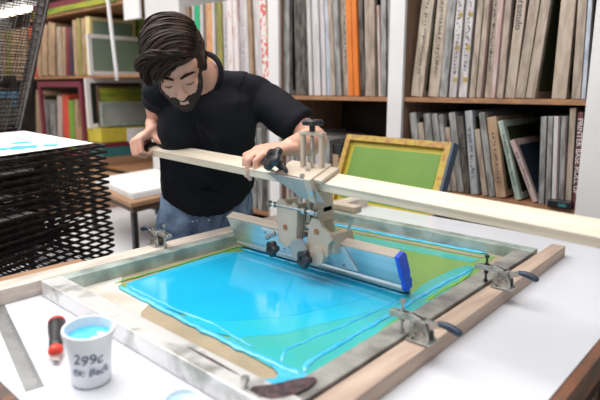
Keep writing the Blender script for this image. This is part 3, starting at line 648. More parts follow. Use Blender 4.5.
# arm head plates following the tilt of the wooden arm
ra=R(20); aV=V((0,math.cos(ra),math.sin(ra))); aU=V((0,-math.sin(ra),math.cos(ra)))
def axis(x): return V((x,.985,1.15-(x+1.45)*.032))
def af(x,u,v): return axis(x)+aU*u+aV*v
def abox(b,x0,x1,u0,u1,v0,v1):
    vs=[af(x,u,v) for x in(x0,x1) for u,v in((u0,v0),(u1,v0),(u1,v1),(u0,v1))]
    return b.add(vs,[(0,1,2,3),(7,6,5,4),(0,4,5,1),(1,5,6,2),(2,6,7,3),(3,7,4,0)])
b=abox(B(),-.955,-.80,.012,.022,-.034,.036); b.build('head_plate','beige_metal',Q,bevel=.002)
def skew(b,xs,u0,u1,v):           # slanted front plate hanging over the arm's front edge
    vs=[af(xs[0],u1,v),af(xs[1],u1,v),af(xs[2],u0,v+.0),af(xs[3],u0,v)]+[af(xs[0],u1,v-.005),af(xs[1],u1,v-.005),af(xs[2],u0,v-.005),af(xs[3],u0,v-.005)]
    return b.add(vs,[(0,1,2,3),(7,6,5,4),(0,4,5,1),(1,5,6,2),(2,6,7,3),(3,7,4,0)])
skew(B(),(-.975,-.835,-.800,-.87),-.034,.020,-.036).build('front_plate','grey_plate',Q,bevel=.001,label='slanted grey front plate')
b=abox(B(),-.845,-.825,-.036,.026,-.046,.04); b.build('end_plate','beige_metal',Q,bevel=.0015)
b=abox(B(),-.90,-.82,-.024,-.014,-.034,.036); b.build('head_plate','beige_metal',Q,bevel=.002)
# bridge with screw
b=B(); z0b=1.155; z1b=1.236
for x in(-.897,-.838): b.bb(x-.0055,x+.0055,.985,.997,z0b,z1b)
b.bb(-.906,-.829,.983,.999,z1b,z1b+.009); b.build('bridge','beige_metal',Q,bevel=.0015)
b=B(); b.tube([(-.868,.991,1.145),(-.868,.991,1.262)],.0042,10)
b.build('clamp_screw','steel',Q,smooth=True)
B().tube([(-.868,.991,1.246),(-.868,.991,1.262)],.0075,12).build('screw_collar','black',Q,smooth='auto')
knob((-.868,.991,1.260),(0,0,1),.0245,.013)
knob((-.951,.945,1.172),(-.25,-.75,.6),.0300,.018,ln=.030)
b=B(); b.cap_tube([(-.925,.945,1.165),(-.912,.945,1.150)],[.0055,.0055],8); b.build('knob_stem','black',Q,smooth=True)
for x,v in ((-.957,-.036),(-.862,-.030),(-.870,.0)):
    p=af(x,.022,v); B().tube([p,p+aU*.005],.0058,8).build('bolt','steel',Q,smooth='auto')
B().tube([af(-.83,-.01,-.041),af(-.83,-.01,-.047)],.006,10).build('bolt','steel',Q,smooth='auto')

# ------------------------------------------------------------------ wooden arm
A=empty('wooden_beam',(-.6,.985,1.12),'long pale wooden beam the man holds, crossing over the screen','beam')
b=B(); w=.0285; t=.0105
X0,X1=-1.555,.55
P0=[af(X0+.0,t,w),af(X0-.012,t,-w*.8),af(X0+.02,-t,-w),af(X0+.03,-t,w)]
P1=[af(X1,t,w),af(X1,t,-w),af(X1,-t,-w),af(X1,-t,w)]
b.add(P0+P1,[(0,1,2,3),(7,6,5,4),(0,4,5,1),(1,5,6,2),(2,6,7,3),(3,7,4,0)])
b.build('beam','beam',A,bevel=.0015)
b=B(); b.tube([af(X0-.014,0,-.002),af(X0+.012,0,-.002)],.027,20,flat=.75,upv=aU); b.build('end_ring','black',A,smooth='auto',label='black ring at the hand grip end')
b=B(); b.tube([af(X0-.10,0,-.002),af(X0-.01,0,-.002)],.017,16); b.build('grip','beam',A,smooth='auto')
# post that carries the far end of the arm beyond the right table edge
B().bb(.50,.56,.95,1.02,.75,1.075).build('support_post','steel',A)

# ------------------------------------------------------------------ things on the table
tb=empty('ink_tub',(-.852,.393,.851),'white plastic tub of light blue ink with handwriting, on the white table','tub')
tc=V((-.852,.393,.854))
# the tub leans slightly
tr=Matrix.Rotation(R(4),3,V((.737,.676,0)))@Matrix.Rotation(R(3),3,V((-.676,.737,0)))
prof=[(.0,0),(.031,0),(.0335,.003),(.0355,.05),(.0385,.082),(.0385,.088),(.0425,.089),(.0435,.094),(.0425,.099),(.0395,.099),(.0375,.088),(.035,.05),(.033,.006),(0,.005)]
B().lathe([(max(r,.0001),z) for r,z in prof],tc,tr,48).build('tub_body','tub',tb,smooth='auto')
B().lathe([(.0001,.079),(.0373,.080),(.0373,.082),(.0001,.0835)],tc,tr,40).build('ink','ink_ridge',tb,smooth='auto',label='light blue ink')
b=B()
for a,q in ((10,.016),(70,.02),(-30,.022)): b.ell(tc+tr@V((q*math.cos(R(a)),q*math.sin(R(a)),.083)),(.010,.007,.0012),tr)
M['ink_pale']=mat('pale_blue_froth',(.62,.80,.92),(.40,.70,.9),60,.3); b.build('froth','ink_pale',tb,smooth=True)
# handwriting wrapped on the tub
def wrap_text(txt,size,a0,z):
    cu=D.curves.new('t','FONT'); cu.body=txt; cu.size=size; cu.align_x='CENTER'; cu.offset=.0002; cu.shear=.15
    o=D.objects.new('t',cu); COL.objects.link(o); dg=bpy.context.evaluated_depsgraph_get(); dg.update()
    me=D.meshes.new_from_object(o.evaluated_get(dg)); D.objects.remove(o)
    bm=bmesh.new(); bm.from_mesh(me); bmesh.ops.subdivide_edges(bm,edges=bm.edges,cuts=1)
    for v in bm.verts:
        r=.0335+(.0355-.0335)*min(1,(z+v.co.y)/.05)+.0018; a=R(a0)+v.co.x/r; zz=z+v.co.y+.0012*math.sin(v.co.x*300)
        v.co=tr@V((r*math.cos(a),r*math.sin(a),zz))
    bm.to_mesh(me); bm.free(); me.materials.clear(); me.materials.append(M['tub_marker']); o=D.objects.new('handwriting',me); COL.objects.link(o); o.parent=tb; return o
ang=math.degrees(math.atan2(-.395,.852))
wrap_text('299c',.026,ang-8,.052); wrap_text('flx: Back',.019,ang-2,.030)

kn=empty('utility_knife',(-1.05,.42,.851),'black and red utility knife lying left of the ink tub','knife')
ka=V((-.945,.372,.8665)); kb=V((-1.105,.446,.8665)); kd=(kb-ka).normalized(); kp=V((-kd.y,kd.x,0))
def kt(b,ts,ws,h=.75): 
    return b.tube([ka+kd*(t) for t in ts],ws,16,flat=h,upv=(0,0,1))
L=(kb-ka).length
kt(B(),[.042,.06,.09,.12,L-.02,L-.006,L],[.012,.0125,.0125,.0155,.018,.017,.012]).build('handle','black',kn,smooth=True)
kt(B(),[.024,.028,.038,.043],[.0105,.0132,.0134,.0122],.8).build('collar','red',kn,smooth=True,label='red rubber collar')
kt(B(),[L-.014,L-.009,L-.002,L+.001],[.0172,.0180,.0165,.012],.8).build('end_cap','red',kn,smooth=True,label='red rubber end')
B().prism([(0,-.007),(.026,-.008),(.026,.008),(.004,.007)],(-.0012,.0012),lambda u,v,w:ka+kd*u+kp*v+V((0,0,w-.004))).build('blade','steel',kn)
rl=empty('steel_ruler',(-1.0,.33,.851),'grey steel ruler lying on the white table at left','ruler')
b=B().prism([(-1.36,.395),(-.899,.300),(-.893,.329),(-1.36,.425)],(.8505,.8517),lambda u,v,w:V((u,v,w))); b.build('blade','ruler',rl)
b=B()
rd=(V((-.893,.329,0))-V((-1.36,.425,0))).normalized(); rp=V((-rd.y,rd.x,0))
for k in range(60):
    p=V((-.897,.3285,.8518))-rd*(.006+k*.006); l=.010 if k%5==0 else .006
    b.tube([p,p-rp*l],.00035,4)
b.build('graduations','ink_mark',rl)
ld=empty('tub_lid',(-.668,.452,.851),'second white tub holding blue ink, cut off at the bottom edge','tub')
B().lathe([(.0001,0),(.0255,0),(.0265,.003),(.0275,.012),(.0295,.0125),(.0295,.0155),(.0262,.0155),(.0255,.006),(.0001,.005)],(-.668,.452,.851),n=40).build('rim','tub',ld,smooth='auto')
B().lathe([(.0001,.0052),(.0255,.0062),(.0258,.0075),(.0001,.009)],(-.668,.452,.851),n=30).build('ink','ink_pale',ld,smooth='auto')

# ------------------------------------------------------------------ drying rack
K=empty('drying_rack',(-2.1,.6,0),'black steel drying rack with stacked wire trays left of the table','rack')
P1=V((-1.969,1.042,0)); e1=-V((math.sin(R(-23)),math.cos(R(-23)),0)); e2=V((-math.cos(R(7.5)),-math.sin(R(7.5)),0)).normalized()
e2=V((-e1.y*-1, 0,0)) if False else V((e1.y, -e1.x, 0))
if e2.x>0: e2=-e2
LT,WT=.86,.40
def rf(u,v,w): return P1+e1*u+e2*v+V((0,0,w))
def tray_mesh(tilt, nu=16, nv=20):
    """one wire tray as bars (frame) + wires; local = world offset from P1"""
    b=B(); f=lambda u,v,w: rf(u,v,w+tilt*v)
    r=.0046
    for a,c in (((0,0),(LT,0)),((0,WT),(LT,WT)),((0,0),(0,WT)),((LT,0),(LT,WT))):
        p=f(a[0],a[1],0); q=f(c[0],c[1],0); b.tube([p,q],r,6,flat=1.2)
    return b,f
base_tr,ff=tray_mesh(.11)
ftr=base_tr.mesh('tray',wloc(K)); ftr.materials.append(M['tray'])
b=B()
for i in range(1,15): u=LT*i/15; b.tube([ff(u,0,0),ff(u,WT,0)],.0020,4,cap=False)
for i in range(1,9): v=WT*i/9; b.tube([ff(0,v,.002),ff(LT,v,.002)],.0020,4,cap=False)
wires=b.mesh('wire_grid',wloc(K)); wires.materials.append(M['wire'])
NT=26; ZT=1.128
rr=random.Random(3)
for k in range(NT):
    t_=D.objects.new('tray',ftr); COL.objects.link(t_); t_.parent=K
    t_.location=(rr.uniform(-.004,.004),rr.uniform(-.006,.006),ZT-.0235*k)
    w_=D.objects.new('wire_grid',wires); COL.objects.link(w_); w_.parent=t_
# serrated hanging hooks at the near end of each tray, rack frame posts
b=B()
for u,v in ((LT+.02,WT+.02),(-.0,WT+.03)): b.tube([rf(u,v,0),rf(u,v,1.16)],.014,8)
for u,v in ((LT*.9,0.02),(.16,.02)): b.tube([rf(u,v,0),rf(u,v,.53)],.012,8)
for v in (.02,WT+.02): b.tube([rf(0,v,.08),rf(LT,v,.08)],.012,8)
for u in (0.16,LT*.9): b.tube([rf(u,.02,.52),rf(u,WT,.53)],.010,8)
b.build('rack_frame','tray',K)
# trays flipped up on their hinges along the far side
for k,(ang,dz) in enumerate(((97,.035),(101,.05),(105,.065))):
    b=B(); H0=.80
    d_=(V((-2.52,1.14,1.75))-rf(0,WT,1.17)).normalized()
    def uf(u,h,w=0): return rf(u-.01*k,WT+.03+.022*k,ZT+dz)+d_*h
    for a,c in (((0,0),(LT,0)),((0,H0),(LT,H0)),((0,0),(0,H0)),((LT,0),(LT,H0))): b.tube([uf(*a),uf(*c)],.009,6)
    t_=b.build('tray','tray',K); b=B()
    for i in range(1,12): u=LT*i/12; b.tube([uf(u,0),uf(u,H0)],.002,4,cap=False)
    for i in range(1,20): h=H0*i/20; b.tube([uf(0,h),uf(LT,h)],.002,4,cap=False)
    b.build('wire_grid','wire',t_)
b=B(); b.tube([rf(0,WT+.05,1.10),V((-2.62,1.19,1.95))],.022,8); b.tube([rf(-.02,WT+.06,1.36),rf(LT,WT+.06,1.36)],.014,8)
b.box(rf(-.01,WT+.07,1.37),(.05,.05,.05)); b.box(rf(.12,WT+.05,1.40),(.06,.05,.13))
b.build('hinge_bar','tray',K)
tp=empty('printed_paper',rf(.4,.3,ZT+.02),'white printed paper with blue ink patches lying on top tray','paper')
f5=lambda u,v,w: rf(u,v,w+.11*v+ZT+.0085)
B().prism([(.03,.03),(.84,.03),(.84,.37),(.03,.37)],(0,.0012),f5).build('sheet','paper',tp)
def blob(cu_,cv,ru,rv,seed):
    r2=random.Random(seed); return [(cu_+ru*math.cos(a*.5236)*(r2.uniform(.6,1.1)),cv+rv*math.sin(a*.5236)*(r2.uniform(.6,1.1))) for a in range(12)]
b=B(); 
for q in ((.30,.10,.07,.035,1),(.24,.17,.05,.02,2),(.38,.11,.05,.02,5),(.20,.08,.04,.02,3),(.46,.12,.03,.03,4)): B().prism(blob(*q),(.0012+.0002*q[4],.0016+.0002*q[4]),f5).build('print','cyan_print',tp)
# sheets on some of the lower trays
for k,(a0,c0_) in {3:(.30,.85),6:(.42,.85),9:(.35,.7)}.items():
    f6=lambda u,v,w,k=k: rf(u,v,w+.11*v+ZT-.0225*k+.0085)
    o=empty('paper_sheet',rf(.5,.3,ZT-.0225*k),'pale paper sheet lying on one of the stacked trays below the top','paper','sheets on lower trays')
    B().prism([(a0,.03),(c0_,.03),(c0_,.37),(a0,.37)],(0,.001),f6).build('sheet','paper_edge',o)
tag(B().bb(-1.615,-1.46,.26,.74,0,.825).build('cardboard_box','card',bevel=.006),'brown cardboard box between the drying rack and table rail','box')

# ------------------------------------------------------------------ the man
Pn=empty('person',(-1.55,1.17,0),'bearded dark-haired man in black t-shirt and jeans leaning to pull the squeegee','person')
ORG=V((-1.55,1.17,0))
shR=V((-1.480,.975,1.335)); shL=V((-1.345,1.262,1.330)); elR=V((-1.725,1.120,1.225)); elL=V((-1.132,1.310,1.185))
wrR=V((-1.583,1.012,1.212)); wrL=V((-1.036,1.090,1.188))
neck=V((-1.395,1.085,1.385)); headc=V((-1.322,.934,1.407))
rtv=V((.737,.676,0)); upv=V((-.137,.150,.979)); fwv=V((-.662,.722,-.203))
hf=V((.614,-.413,-.673)).normalized(); hu=V((.432,-.538,.724)); hu=(hu-hf*hu.dot(hf)).normalized(); hl=hu.cross(hf).normalized()
HM=Matrix((hl,hu,hf)).transposed()
HS=.935
def hp(x,y,z): return headc+HM@V((x*HS,y*HS,z*HS))
def taper(b,pts,rads,n=18): return b.cap_tube(pts,rads,n)
def mix(a,b,t): return a*(1-t)+b*t
lat=(shL-shR).normalized(); 
skin=B()
# head
skin.ell(hp(0,.030,-.012),(.076,.090,.096),HM,28,18)
skin.ell(hp(0,-.030,.030),(.060,.080,.060),HM,24,14)
skin.ell(hp(0,-.070,.040),(.046,.044,.050),HM,20,12)
skin.ell(hp(0,-.098,.066),(.022,.018,.020),HM,16,10)
skin.ell(hp(0,.052,.052),(.062,.038,.038),HM,20,12)
for s in(-1,1):
    skin.ell(hp(s*.036,-.018,.066),(.024,.022,.020),HM,14,10)
    skin.ell(hp(s*.031,.010,.0745),(.0145,.0105,.0125),HM,14,10)
    skin.cap_tube([hp(s*.012,.030,.089),hp(s*.030,.034,.085),hp(s*.048,.028,.071)],[.0065,.0075,.0065],10)
    skin.ell(hp(s*.077,-.002,-.008),(.007,.031,.017),HM@Matrix.Rotation(R(s*18),3,'Y'),14,10)
    skin.ell(hp(s*.074,-.022,-.002),(.006,.010,.008),HM,10,8)
    skin.ell(hp(s*.0105,-.024,.101),(.0085,.0075,.010),HM,10,8)
skin.cap_tube([hp(0,.026,.088),hp(0,.006,.098),hp(0,-.016,.110),hp(0,-.022,.111)],[.0075,.0085,.0105,.0115],14)
skin.cap_tube([hp(-.019,-.052,.082),hp(0,-.049,.092),hp(.019,-.052,.082)],[.0045,.0065,.0045],10)
skin.cap_tube([hp(-.017,-.060,.082),hp(0,-.061,.090),hp(.017,-.060,.082)],[.005,.0075,.005],10)
# neck, trunk core, shoulders
taper(skin,[hp(0,-.02,-.045),mix(hp(0,-.03,-.05),neck,.5),neck+V((-.01,.01,-.02))],[.054,.055,.062],20)
chest=V((-1.425,1.110,1.235)); belly=V((-1.495,1.155,1.02)); hips=V((-1.555,1.180,.88))
def rings(cs,a,bd,latd=None,n=36,ex=2.3):
    out=[]
    for i,c in enumerate(cs):
        t=(cs[min(i+1,len(cs)-1)]-cs[max(i-1,0)]).normalized(); L=(lat-t*lat.dot(t)).normalized(); Fd=L.cross(t).normalized()
        rg=[]
        for j in range(n):
            th=2*math.pi*j/n; cx=math.copysign(abs(math.cos(th))**(2/ex),math.cos(th)); sx=math.copysign(abs(math.sin(th))**(2/ex),math.sin(th))
            rg.append(c+L*cx*a[i]+Fd*sx*bd[i])
        out.append(rg)
    return out
skin.loft(rings([hips+V((0,0,-.04)),hips,belly,chest,V((-1.41,1.10,1.32)),neck+V((0,0,-.015))],[.13,.14,.135,.15,.12,.05],[.09,.09,.085,.095,.08,.045]))
taper(skin,[neck+V((-.015,.0,-.035)),shL],[.045,.042]); taper(skin,[neck+V((-.015,.0,-.035)),shR],[.045,.042])
# arms
taper(skin,[shR,mix(shR,elR,.4),mix(shR,elR,.8),elR],[.044,.046,.039,.036])
taper(skin,[elR,mix(elR,wrR,.3),mix(elR,wrR,.8),wrR],[.036,.040,.031,.027])
taper(skin,[shL,mix(shL,elL,.4),mix(shL,elL,.8),elL],[.044,.047,.042,.039])
taper(skin,[elL,mix(elL,wrL,.25),mix(elL,wrL,.6),wrL],[.039,.044,.036,.026])
# legs (inside the jeans)
for s,kx in((-1,.04),(1,.0)):
    h0=hips+lat*s*.085; kn_=V((h0.x-.02,h0.y+s*.02,.50)); an_=V((h0.x-.05,h0.y+s*.04,.09))
    taper(skin,[h0,mix(h0,kn_,.5),kn_,mix(kn_,an_,.3),an_],[.078,.072,.052,.050,.034])
def hand(b,W,ydir,zback,thumb_sign,curls,tcurl,size=1.0,spread=.018,tdir=None):
    """W wrist, ydir palm direction, zback out of the back of the hand; curls: per finger bends in degrees"""
    y=ydir.normalized(); z=(zback-y*zback.dot(y)).normalized(); x=y.cross(z)*thumb_sign
    pw=[.035,.0118,-.0118,-.034]; ln=[(.045,.026,.020),(.048,.030,.021),(.045,.028,.021),(.036,.021,.018)]; kr=[.0090,.0093,.0088,.0078]; ky=[.088,.091,.086,.078]
    for i in range(4):                            # palm rays
        kn0=W+y*ky[i]*size+x*pw[i]*size+z*(.004-abs(i-1.2)*.002)
        b.cap_tube([W+x*pw[i]*.55*size-z*.002,mix(W+x*pw[i]*.55,kn0,.55),kn0],[.0165,.0150,kr[i]*1.22],12)
        p=kn0; a=0; pts=[p]; 
        rx=x
        for k in range(3):
            a+=curls[i][k]; d=(y*math.cos(R(a))-z*math.sin(R(a))+x*(pw[i]*.9)*(1 if k==0 else .2)).normalized(); p=p+d*ln[i][k]*size; pts.append(p)
        b.cap_tube(pts,[kr[i]*1.08,kr[i]*1.03,kr[i]*.93,kr[i]*.80],12)
    t0=W+x*.022+y*.018-z*.006
    d1,d2,d3=tcurl
    q=[t0]; 
    for dd,l in((d1,.042),(d2,.034),(d3,.026)):
        v=(x*dd[0]+y*dd[1]+z*dd[2]).normalized(); q.append(q[-1]+v*l*size)
    b.cap_tube(q,[.0165,.0135,.0115,.0095],12)
# left hand: palm on top of the arm, fingers over the front edge
hand(skin,wrL,V((-.16,-1.0,-.06)),V((0,-.10,1)),1,[(30,55,18),(30,57,18),(30,58,20),(32,58,20)],[(.8,.65,-.05),(.55,.85,-.15),(.25,1,-.25)])
# right hand: gripping the end of the arm
hand(skin,wrR,V((.12,-.85,-.36)),V((-.25,-.35,.85)),-1,[(58,80,60),(60,82,60),(60,84,60),(62,84,60)],[(.6,.6,-.5),(.9,.3,-.3),(.9,.1,-.2)])
me=remeshed(skin,'body',.0042,3,ORG)
body=mobj(me,'body','skin',Pn)
# beard: thin shell grown from the jaw area of the face
def shell(src,cond,off,nm,m,jit=0,seed=1):
    bm=bmesh.new(); bm.from_mesh(src)
    bm.verts.ensure_lookup_table(); bm.normal_update()
    keep=set()
    inv=HM.inverted()
    for f in bm.faces:
        p=inv@((f.calc_center_median()+ORG)-headc)
        if p.length<.2 and cond(p): keep.add(f.index)
    dl=[f for f in bm.faces if f.index not in keep]; bmesh.ops.delete(bm,geom=dl,context='FACES')
    for v in bm.verts:
        p=inv@((v.co+ORG)-headc); nn=noise.noise(v.co*180)
        edge = any(len(e.link_faces)<2 for e in v.link_edges)
        o_=off(p) if callable(off) else off
        v.co += v.normal*(-.001 if edge else o_+jit*nn)
    me=D.meshes.new(nm); bm.to_mesh(me); bm.free()
    for p in me.polygons: p.use_smooth=True
    return mobj(me,nm,m,Pn)
def bcond(p):
    if p.z<.0: return False
    jaw = p.y< -.046+ -.012*math.cos(p.x*40) + (.0 if abs(p.x)<.03 else (abs(p.x)-.03)*1.9)
    lip = abs(p.x)<.010 and -.064<p.y<-.054
    must= abs(p.x)<.034 and -.056<p.y<-.034 and p.z>.06
    return (jaw or must) and not lip and p.y>-.125
shell(me,bcond,.0018,'beard','beard',.0016)
b=B()
for s in(-1,1): b.cap_tube([hp(s*.012,.034,.0955),hp(s*.028,.041,.0925),hp(s*.046,.036,.079),hp(s*.053,.029,.070)],[.0030,.0042,.0036,.0018],8)
b.build('eyebrow','hair',Pn,smooth=True)
b=B()
for s in(-1,1): b.cap_tube([hp(s*.019,.003,.0862),hp(s*.031,.0005,.0885),hp(s*.043,.003,.083)],[.0008,.0014,.0008],6)
b.build('eyelash','hair',Pn,smooth=True)
b=B(); b.cap_tube([hp(-.022,-.044,.091),hp(-.010,-.040,.0985),hp(0,-.041,.100),hp(.010,-.040,.0985),hp(.022,-.044,.091)],[.003,.0055,.0045,.0055,.003],8)
b.build('moustache','beard',Pn,smooth=True)
# hair cap + combed locks
hr=B()
hr.ell(hp(0,.044,-.022),(.085,.093,.100),HM,28,18)
hr.ell(hp(0,.080,.028),(.066,.038,.058),HM,24,14)
hr.ell(hp(-.030,.078,.030),(.050,.040,.050),HM,20,12)
hr.ell(hp(0,-.005,-.060),(.070,.060,.052),HM,20,12)
for s in(-1,1): hr.ell(hp(s*.070,.035,.012),(.014,.040,.036),HM,16,10)
rg=random.Random(11)
LK=B()
def lock(pts,r):
    # smooth the guide and lay three thin strands side by side
    P=[V(p) for p in pts]; Q=[]
    for i in range(len(P)-1):
        a=P[max(i-1,0)];b_=P[i];c=P[i+1];d=P[min(i+2,len(P)-1)]
        for k in range(3):
            t=k/3; Q.append(.5*((2*b_)+(c-a)*t+(2*a-5*b_+4*c-d)*t*t+(3*b_-a-3*c+d)*t*t*t))
    Q.append(P[-1]); n_=len(Q)
    rr_=[r[min(len(r)-1,int(i/(n_-1)*(len(r)-1)))] for i in range(n_)]
    wa=V((rg.uniform(-1,1),rg.uniform(-1,1),rg.uniform(-1,1)))*rg.uniform(.002,.008); wf=rg.uniform(3,8); wp=rg.uniform(0,6)
    Q=[q+wa*math.sin(wp+wf*i/n_)*min(1,2.5*i/n_) for i,q in enumerate(Q)]
    for s_ in range(3):
        off=V((rg.uniform(-1,1),rg.uniform(-1,1),rg.uniform(-1,1)))*r[1]*.75
        LK.tube([q+off*(.4+.6*math.sin(3.1*i/n_)) for i,q in enumerate(Q)],[x*.52 for x in rr_],5)
for i in range(300):
    z0_=rg.uniform(-.085,.082); a0=rg.uniform(35,60); a1=rg.uniform(150,188)
    lift=rg.uniform(.003,.013); pts=[]
    n=9
    for k in range(n):
        t=k/(n-1); a=R(a0+(a1-a0)*t); zz=z0_+ .020*math.sin(t*3.1)+ (.018*t if z0_>0 else -.012*t)
        q=max(.15,1-((zz+.015)/.128)**2)**.5
        sw=1+.10*math.sin(t*math.pi)*(1 if z0_>0 else .4)
        pts.append(hp(math.cos(a)*(.086*q+lift)*1.0, .040+math.sin(a)*(.090*q+lift)*sw, zz))
    r=rg.uniform(.0035,.0065); lock(pts,[r*.5]+[r]*(n-3)+[r*.7,r*.3])
for i in range(80):                                    # front quiff swept across the brow to his right
    x0_=rg.uniform(-.02,.055); y0_=.078+rg.uniform(-.004,.012); l=rg.uniform(.003,.012)
    pts=[hp(x0_,y0_,.070-abs(x0_)*.35),hp(x0_-.012,y0_+.020+l,.078+l),hp(x0_-.040,y0_+.026+l,.076+l),hp(x0_-.066,y0_+.008+l,.066),hp(min(x0_-.088,-.058)-l*.4,y0_-.020,.050),hp(-.072-l*.3,y0_-.046,.046)]
    r=rg.uniform(.0038,.0065); lock(pts,[r*.6,r,r,r*.95,r*.7,r*.3])
for i in range(60):                                    # right side fringe falling beside the temple
    z0_=rg.uniform(.0,.062); l=rg.uniform(0,.012)
    pts=[hp(-.060,.088,z0_),hp(-.082-l,.062,z0_+.006),hp(-.088-l,.032,z0_+.006),hp(-.080-l*.6,.006+rg.uniform(-.012,.008),z0_+.004)]
    r=rg.uniform(.0040,.0062); lock(pts,[r,r,r*.9,r*.4])
for i in range(150):                                    # short sides and nape
    s=rg.choice((-1,1)); z0_=rg.uniform(-.095,.012); y0_=rg.uniform(.0,.06)
    q=max(.1,1-((z0_+.02)/.105)**2)**.5
    pts=[hp(s*.080*q,y0_+.03,z0_),hp(s*.084*q,y0_+.01,z0_-.006),hp(s*.080*q,y0_-.018,z0_-.014)]
    r=rg.uniform(.003,.0045); lock(pts,[r,r,r*.4])
hm=remeshed(hr,'hair',.004,2,ORG)
bmh=bmesh.new(); bmh.from_mesh(hm); D.meshes.remove(hm)
lk=LK.mesh('locks',ORG); bmh.from_mesh(lk); hm=D.meshes.new('hair'); bmh.to_mesh(hm); bmh.free()
for p in hm.polygons: p.use_smooth=True
mobj(hm,'hair','hair',Pn)
# t-shirt
ts=B()
_tr=rings([V((-1.512,1.178,.952)),V((-1.507,1.168,.985)),belly+V((0,0,.04)),V((-1.465,1.135,1.13)),chest,V((-1.408,1.102,1.315)),neck+V((-.01,0,-.035))],[.166,.164,.157,.155,.162,.142,.070],[.118,.117,.112,.112,.118,.098,.060])
for _k,_am in ((0,.055),(1,.045)):
    _cc=sum(_tr[_k],V((0,0,0)))/len(_tr[_k])
    for _p in _tr[_k]:
        _s=(_p-_cc).dot(lat)/.165; _p.z+=_am*_s*_s+(.012 if _s<0 else 0)*abs(_s)
ts.loft(_tr)
ts.cap_tube([neck+V((-.02,.0,-.035)),mix(neck,shL,.6)+V((0,0,-.008)),shL],[.058,.058,.057],20)
ts.cap_tube([neck+V((-.02,.0,-.035)),mix(neck,shR,.6)+V((0,0,-.008)),shR],[.058,.056,.054],20)
slL=mix(shL,elL,.74); ts.tube([shL,mix(shL,elL,.12),mix(shL,elL,.3),mix(shL,elL,.5),slL],[.045,.058,.063,.064,.065],24)
ts.tube([mix(shL,slL,.15)+V((0,0,-.02)),mix(shL,slL,.5)+V((0,0,-.022)),slL+V((0,0,-.014))],[.045,.055,.052],20)
slR=mix(shR,elR,.26); ts.tube([shR,mix(shR,elR,.15),slR],[.052,.053,.052],24)
ts.ell(shL+V((.012,-.006,-.022)),(.060,.060,.060)); ts.ell(mix(shL,elL,.18)+V((.004,-.004,-.012)),(.062,.062,.062))
# folds
rf_=random.Random(5)
for i in range(9):
    t=i/8; c=V((-1.40,1.02+.02*i,1.25-.035*i)); 
for a,c in (((-1.325,1.00,1.24),(-1.375,1.17,1.06)),((-1.33,1.06,1.20),(-1.39,1.22,1.02)),((-1.375,1.02,1.12),(-1.42,1.20,.98)),((-1.40,1.06,1.02),(-1.43,1.24,.95))):
    a=V(a);c=V(c); ts.cap_tube([a,mix(a,c,.5)+V((.006,-.004,-.012)),c],[.010,.016,.010],10)
tm=remeshed(ts,'tshirt',.006,14,ORG)
for v in tm.vertices:
    p=v.co; n_=max(-.3,1-abs(noise.noise(V((p.x*7+p.z*5,p.y*7-p.z*4,p.z*9))))*4)*.0050*(0 if (p+ORG-mix(shL,elL,.25)).length<.13 else 1)+noise.noise(V((p.x*22+5,p.y*22,p.z*30)))*.003
    v.co=p+v.normal*n_*.8
mobj(tm,'tshirt','tshirt',Pn)
# ribbed collar: ring round the neck
b=B(); pts=[]; nd=(hp(0,-.03,-.05)-neck).normalized(); c0n=neck+nd*.012; L=(lat-nd*lat.dot(nd)).normalized(); Fd=L.cross(nd)
for k in range(33):
    a=2*math.pi*k/32; pts.append(c0n+L*math.cos(a)*.066+Fd*math.sin(a)*.062+nd*(.012*math.sin(a)*-1))
b.tube(pts,.0085,10,cap=False); b.build('collar','tshirt',Pn,smooth=True)
# jeans
jn=B()
jn.loft(rings([V((-1.560,1.190,.79)),V((-1.555,1.187,.86)),V((-1.530,1.180,.94)),V((-1.516,1.174,1.03))],[.172,.178,.168,.148],[.118,.122,.112,.098]))
for s in(-1,1):
    h0=V((-1.545,1.185,.84))+lat*s*.088; kn_=V((h0.x-.02,h0.y+s*.02,.50)); an_=V((h0.x-.05,h0.y+s*.04,.07))
    jn.tube([h0,mix(h0,kn_,.5),kn_,mix(kn_,an_,.5),an_],[.095,.090,.074,.066,.068],20)
jm=remeshed(jn,'jeans',.007,5,ORG)
for v in jm.vertices:
    p=v.co; v.co=p+v.normal*(noise.noise(V((p.x*12,p.y*12,p.z*22)))*.006)
jo=mobj(jm,'jeans','jeans',Pn)
# shoes
for s in(-1,1):
    a=V((-1.545,1.185,0))+lat*s*.088; a=V((a.x-.05,a.y+s*.04,0)); fd=V((.92,-.39,0))
    b=B().cap_tube([a+fd*-.04+V((0,0,.045)),a+fd*.08+V((0,0,.042)),a+fd*.17+V((0,0,.034))],[.042,.044,.030],14); b.build('shoe','shoe',Pn,smooth=True)
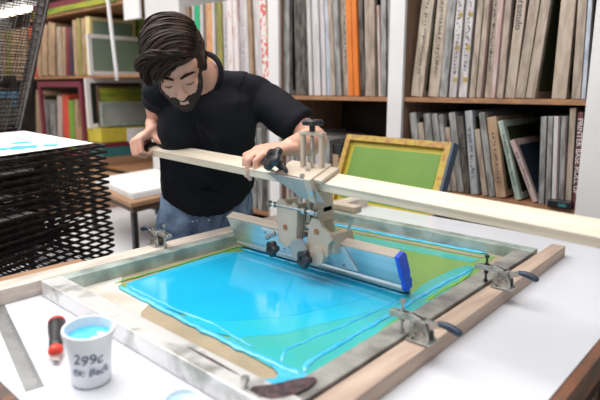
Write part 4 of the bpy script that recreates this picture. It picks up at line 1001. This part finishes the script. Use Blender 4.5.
# paint specks on the jeans, snapped to the cloth surface
from mathutils.bvhtree import BVHTree
bvh=BVHTree.FromPolygons([v.co+ORG for v in jm.vertices],[tuple(p.vertices) for p in jm.polygons])
def on_jeans(y,z):
    h,nrm,_,_=bvh.ray_cast(V((-1.0,y,z)),V((-1,0,0))); return h+nrm*.0008 if h else None
for pts in ([(1.165+.012*math.sin(k*.6),1.02-.02*k) for k in range(9)],[(1.165+.004+.012*math.sin(k*.6),1.02-.02*k) for k in range(9)],[(1.02+.012*k,1.0-.0045*k*k) for k in range(7)],[(1.29-.008*k,1.0-.004*k*k) for k in range(6)]):
    P_=[p for p in (on_jeans(*q) for q in pts) if p]
    if len(P_)>2: B().tube(P_,.0016,6).build('seam','seam',Pn)
rp_=random.Random(4)
for nm,cnt in(('paint_white',16),('paint_red',4)):
    b=B()
    for k in range(cnt):
        o_=V((-1.10,rp_.uniform(1.0,1.16),rp_.uniform(.90,.985))); d_=V((-1,.12,0)).normalized()
        h,nrm,_,_=bvh.ray_cast(o_,d_)
        if h: 
            r=rp_.uniform(.0018,.0042); q=nrm.to_track_quat('Z','Y').to_matrix(); B().ell(h,(r,r*.8,.0008),q,8,6).build('paint_spot',nm,jo if False else Pn)


# ------------------------------------------------------------------ camera and light
sc=bpy.context.scene
cd=D.cameras.new('camera'); cam=D.objects.new('camera',cd); COL.objects.link(cam)
cd.sensor_width=36; cd.lens=545/600*36; cam.location=(0,0,1.35)
yaw=R(42.5); tilt=math.atan(113/545)
cam.rotation_euler=(R(90)-tilt,0,yaw)
cd.dof.use_dof=True; cd.dof.focus_distance=1.55; cd.dof.aperture_fstop=2.8
cd.clip_start=.02
sc.camera=cam
def area(nm,loc,target,sx,sy,power,col):
    l=D.lights.new(nm,'AREA'); l.shape='RECTANGLE'; l.size=sx; l.size_y=sy; l.energy=power; l.color=col
    o=D.objects.new(nm,l); COL.objects.link(o); o.location=loc; o.rotation_euler=(V(target)-V(loc)).to_track_quat('-Z','Y').to_euler(); return o
area('ceiling_light',(-1.6,.4,2.95),(-1.6,.4,0),3.2,2.2,LIGHT[0],(1.0,.97,.94))
area('ceiling_light',(-5.2,.6,2.95),(-5.2,.6,0),2.6,2.6,LIGHT[1],(1.0,.93,.84))
area('fill_light',(-3.4,-2.9,1.9),(-1.0,1.0,1.0),3.0,1.6,LIGHT[2],(.93,.97,1.0))  # cool front fill added out of view on the left; no window is modelled
area('fill_light',(2.2,-.6,1.9),(-.9,1.4,1.1),2.2,1.6,LIGHT[3],(1.0,.95,.90))  # weak warm fill added out of view on the right, not a window
w=D.worlds.new('world'); sc.world=w; w.use_nodes=True
w.node_tree.nodes['Background'].inputs[0].default_value=(.80,.88,1.0,1); w.node_tree.nodes['Background'].inputs[1].default_value=.30
sc.view_settings.view_transform='Standard'; sc.view_settings.look='None'; sc.view_settings.exposure=EXPO; sc.view_settings.gamma=1; sc.view_settings.use_curve_mapping=False
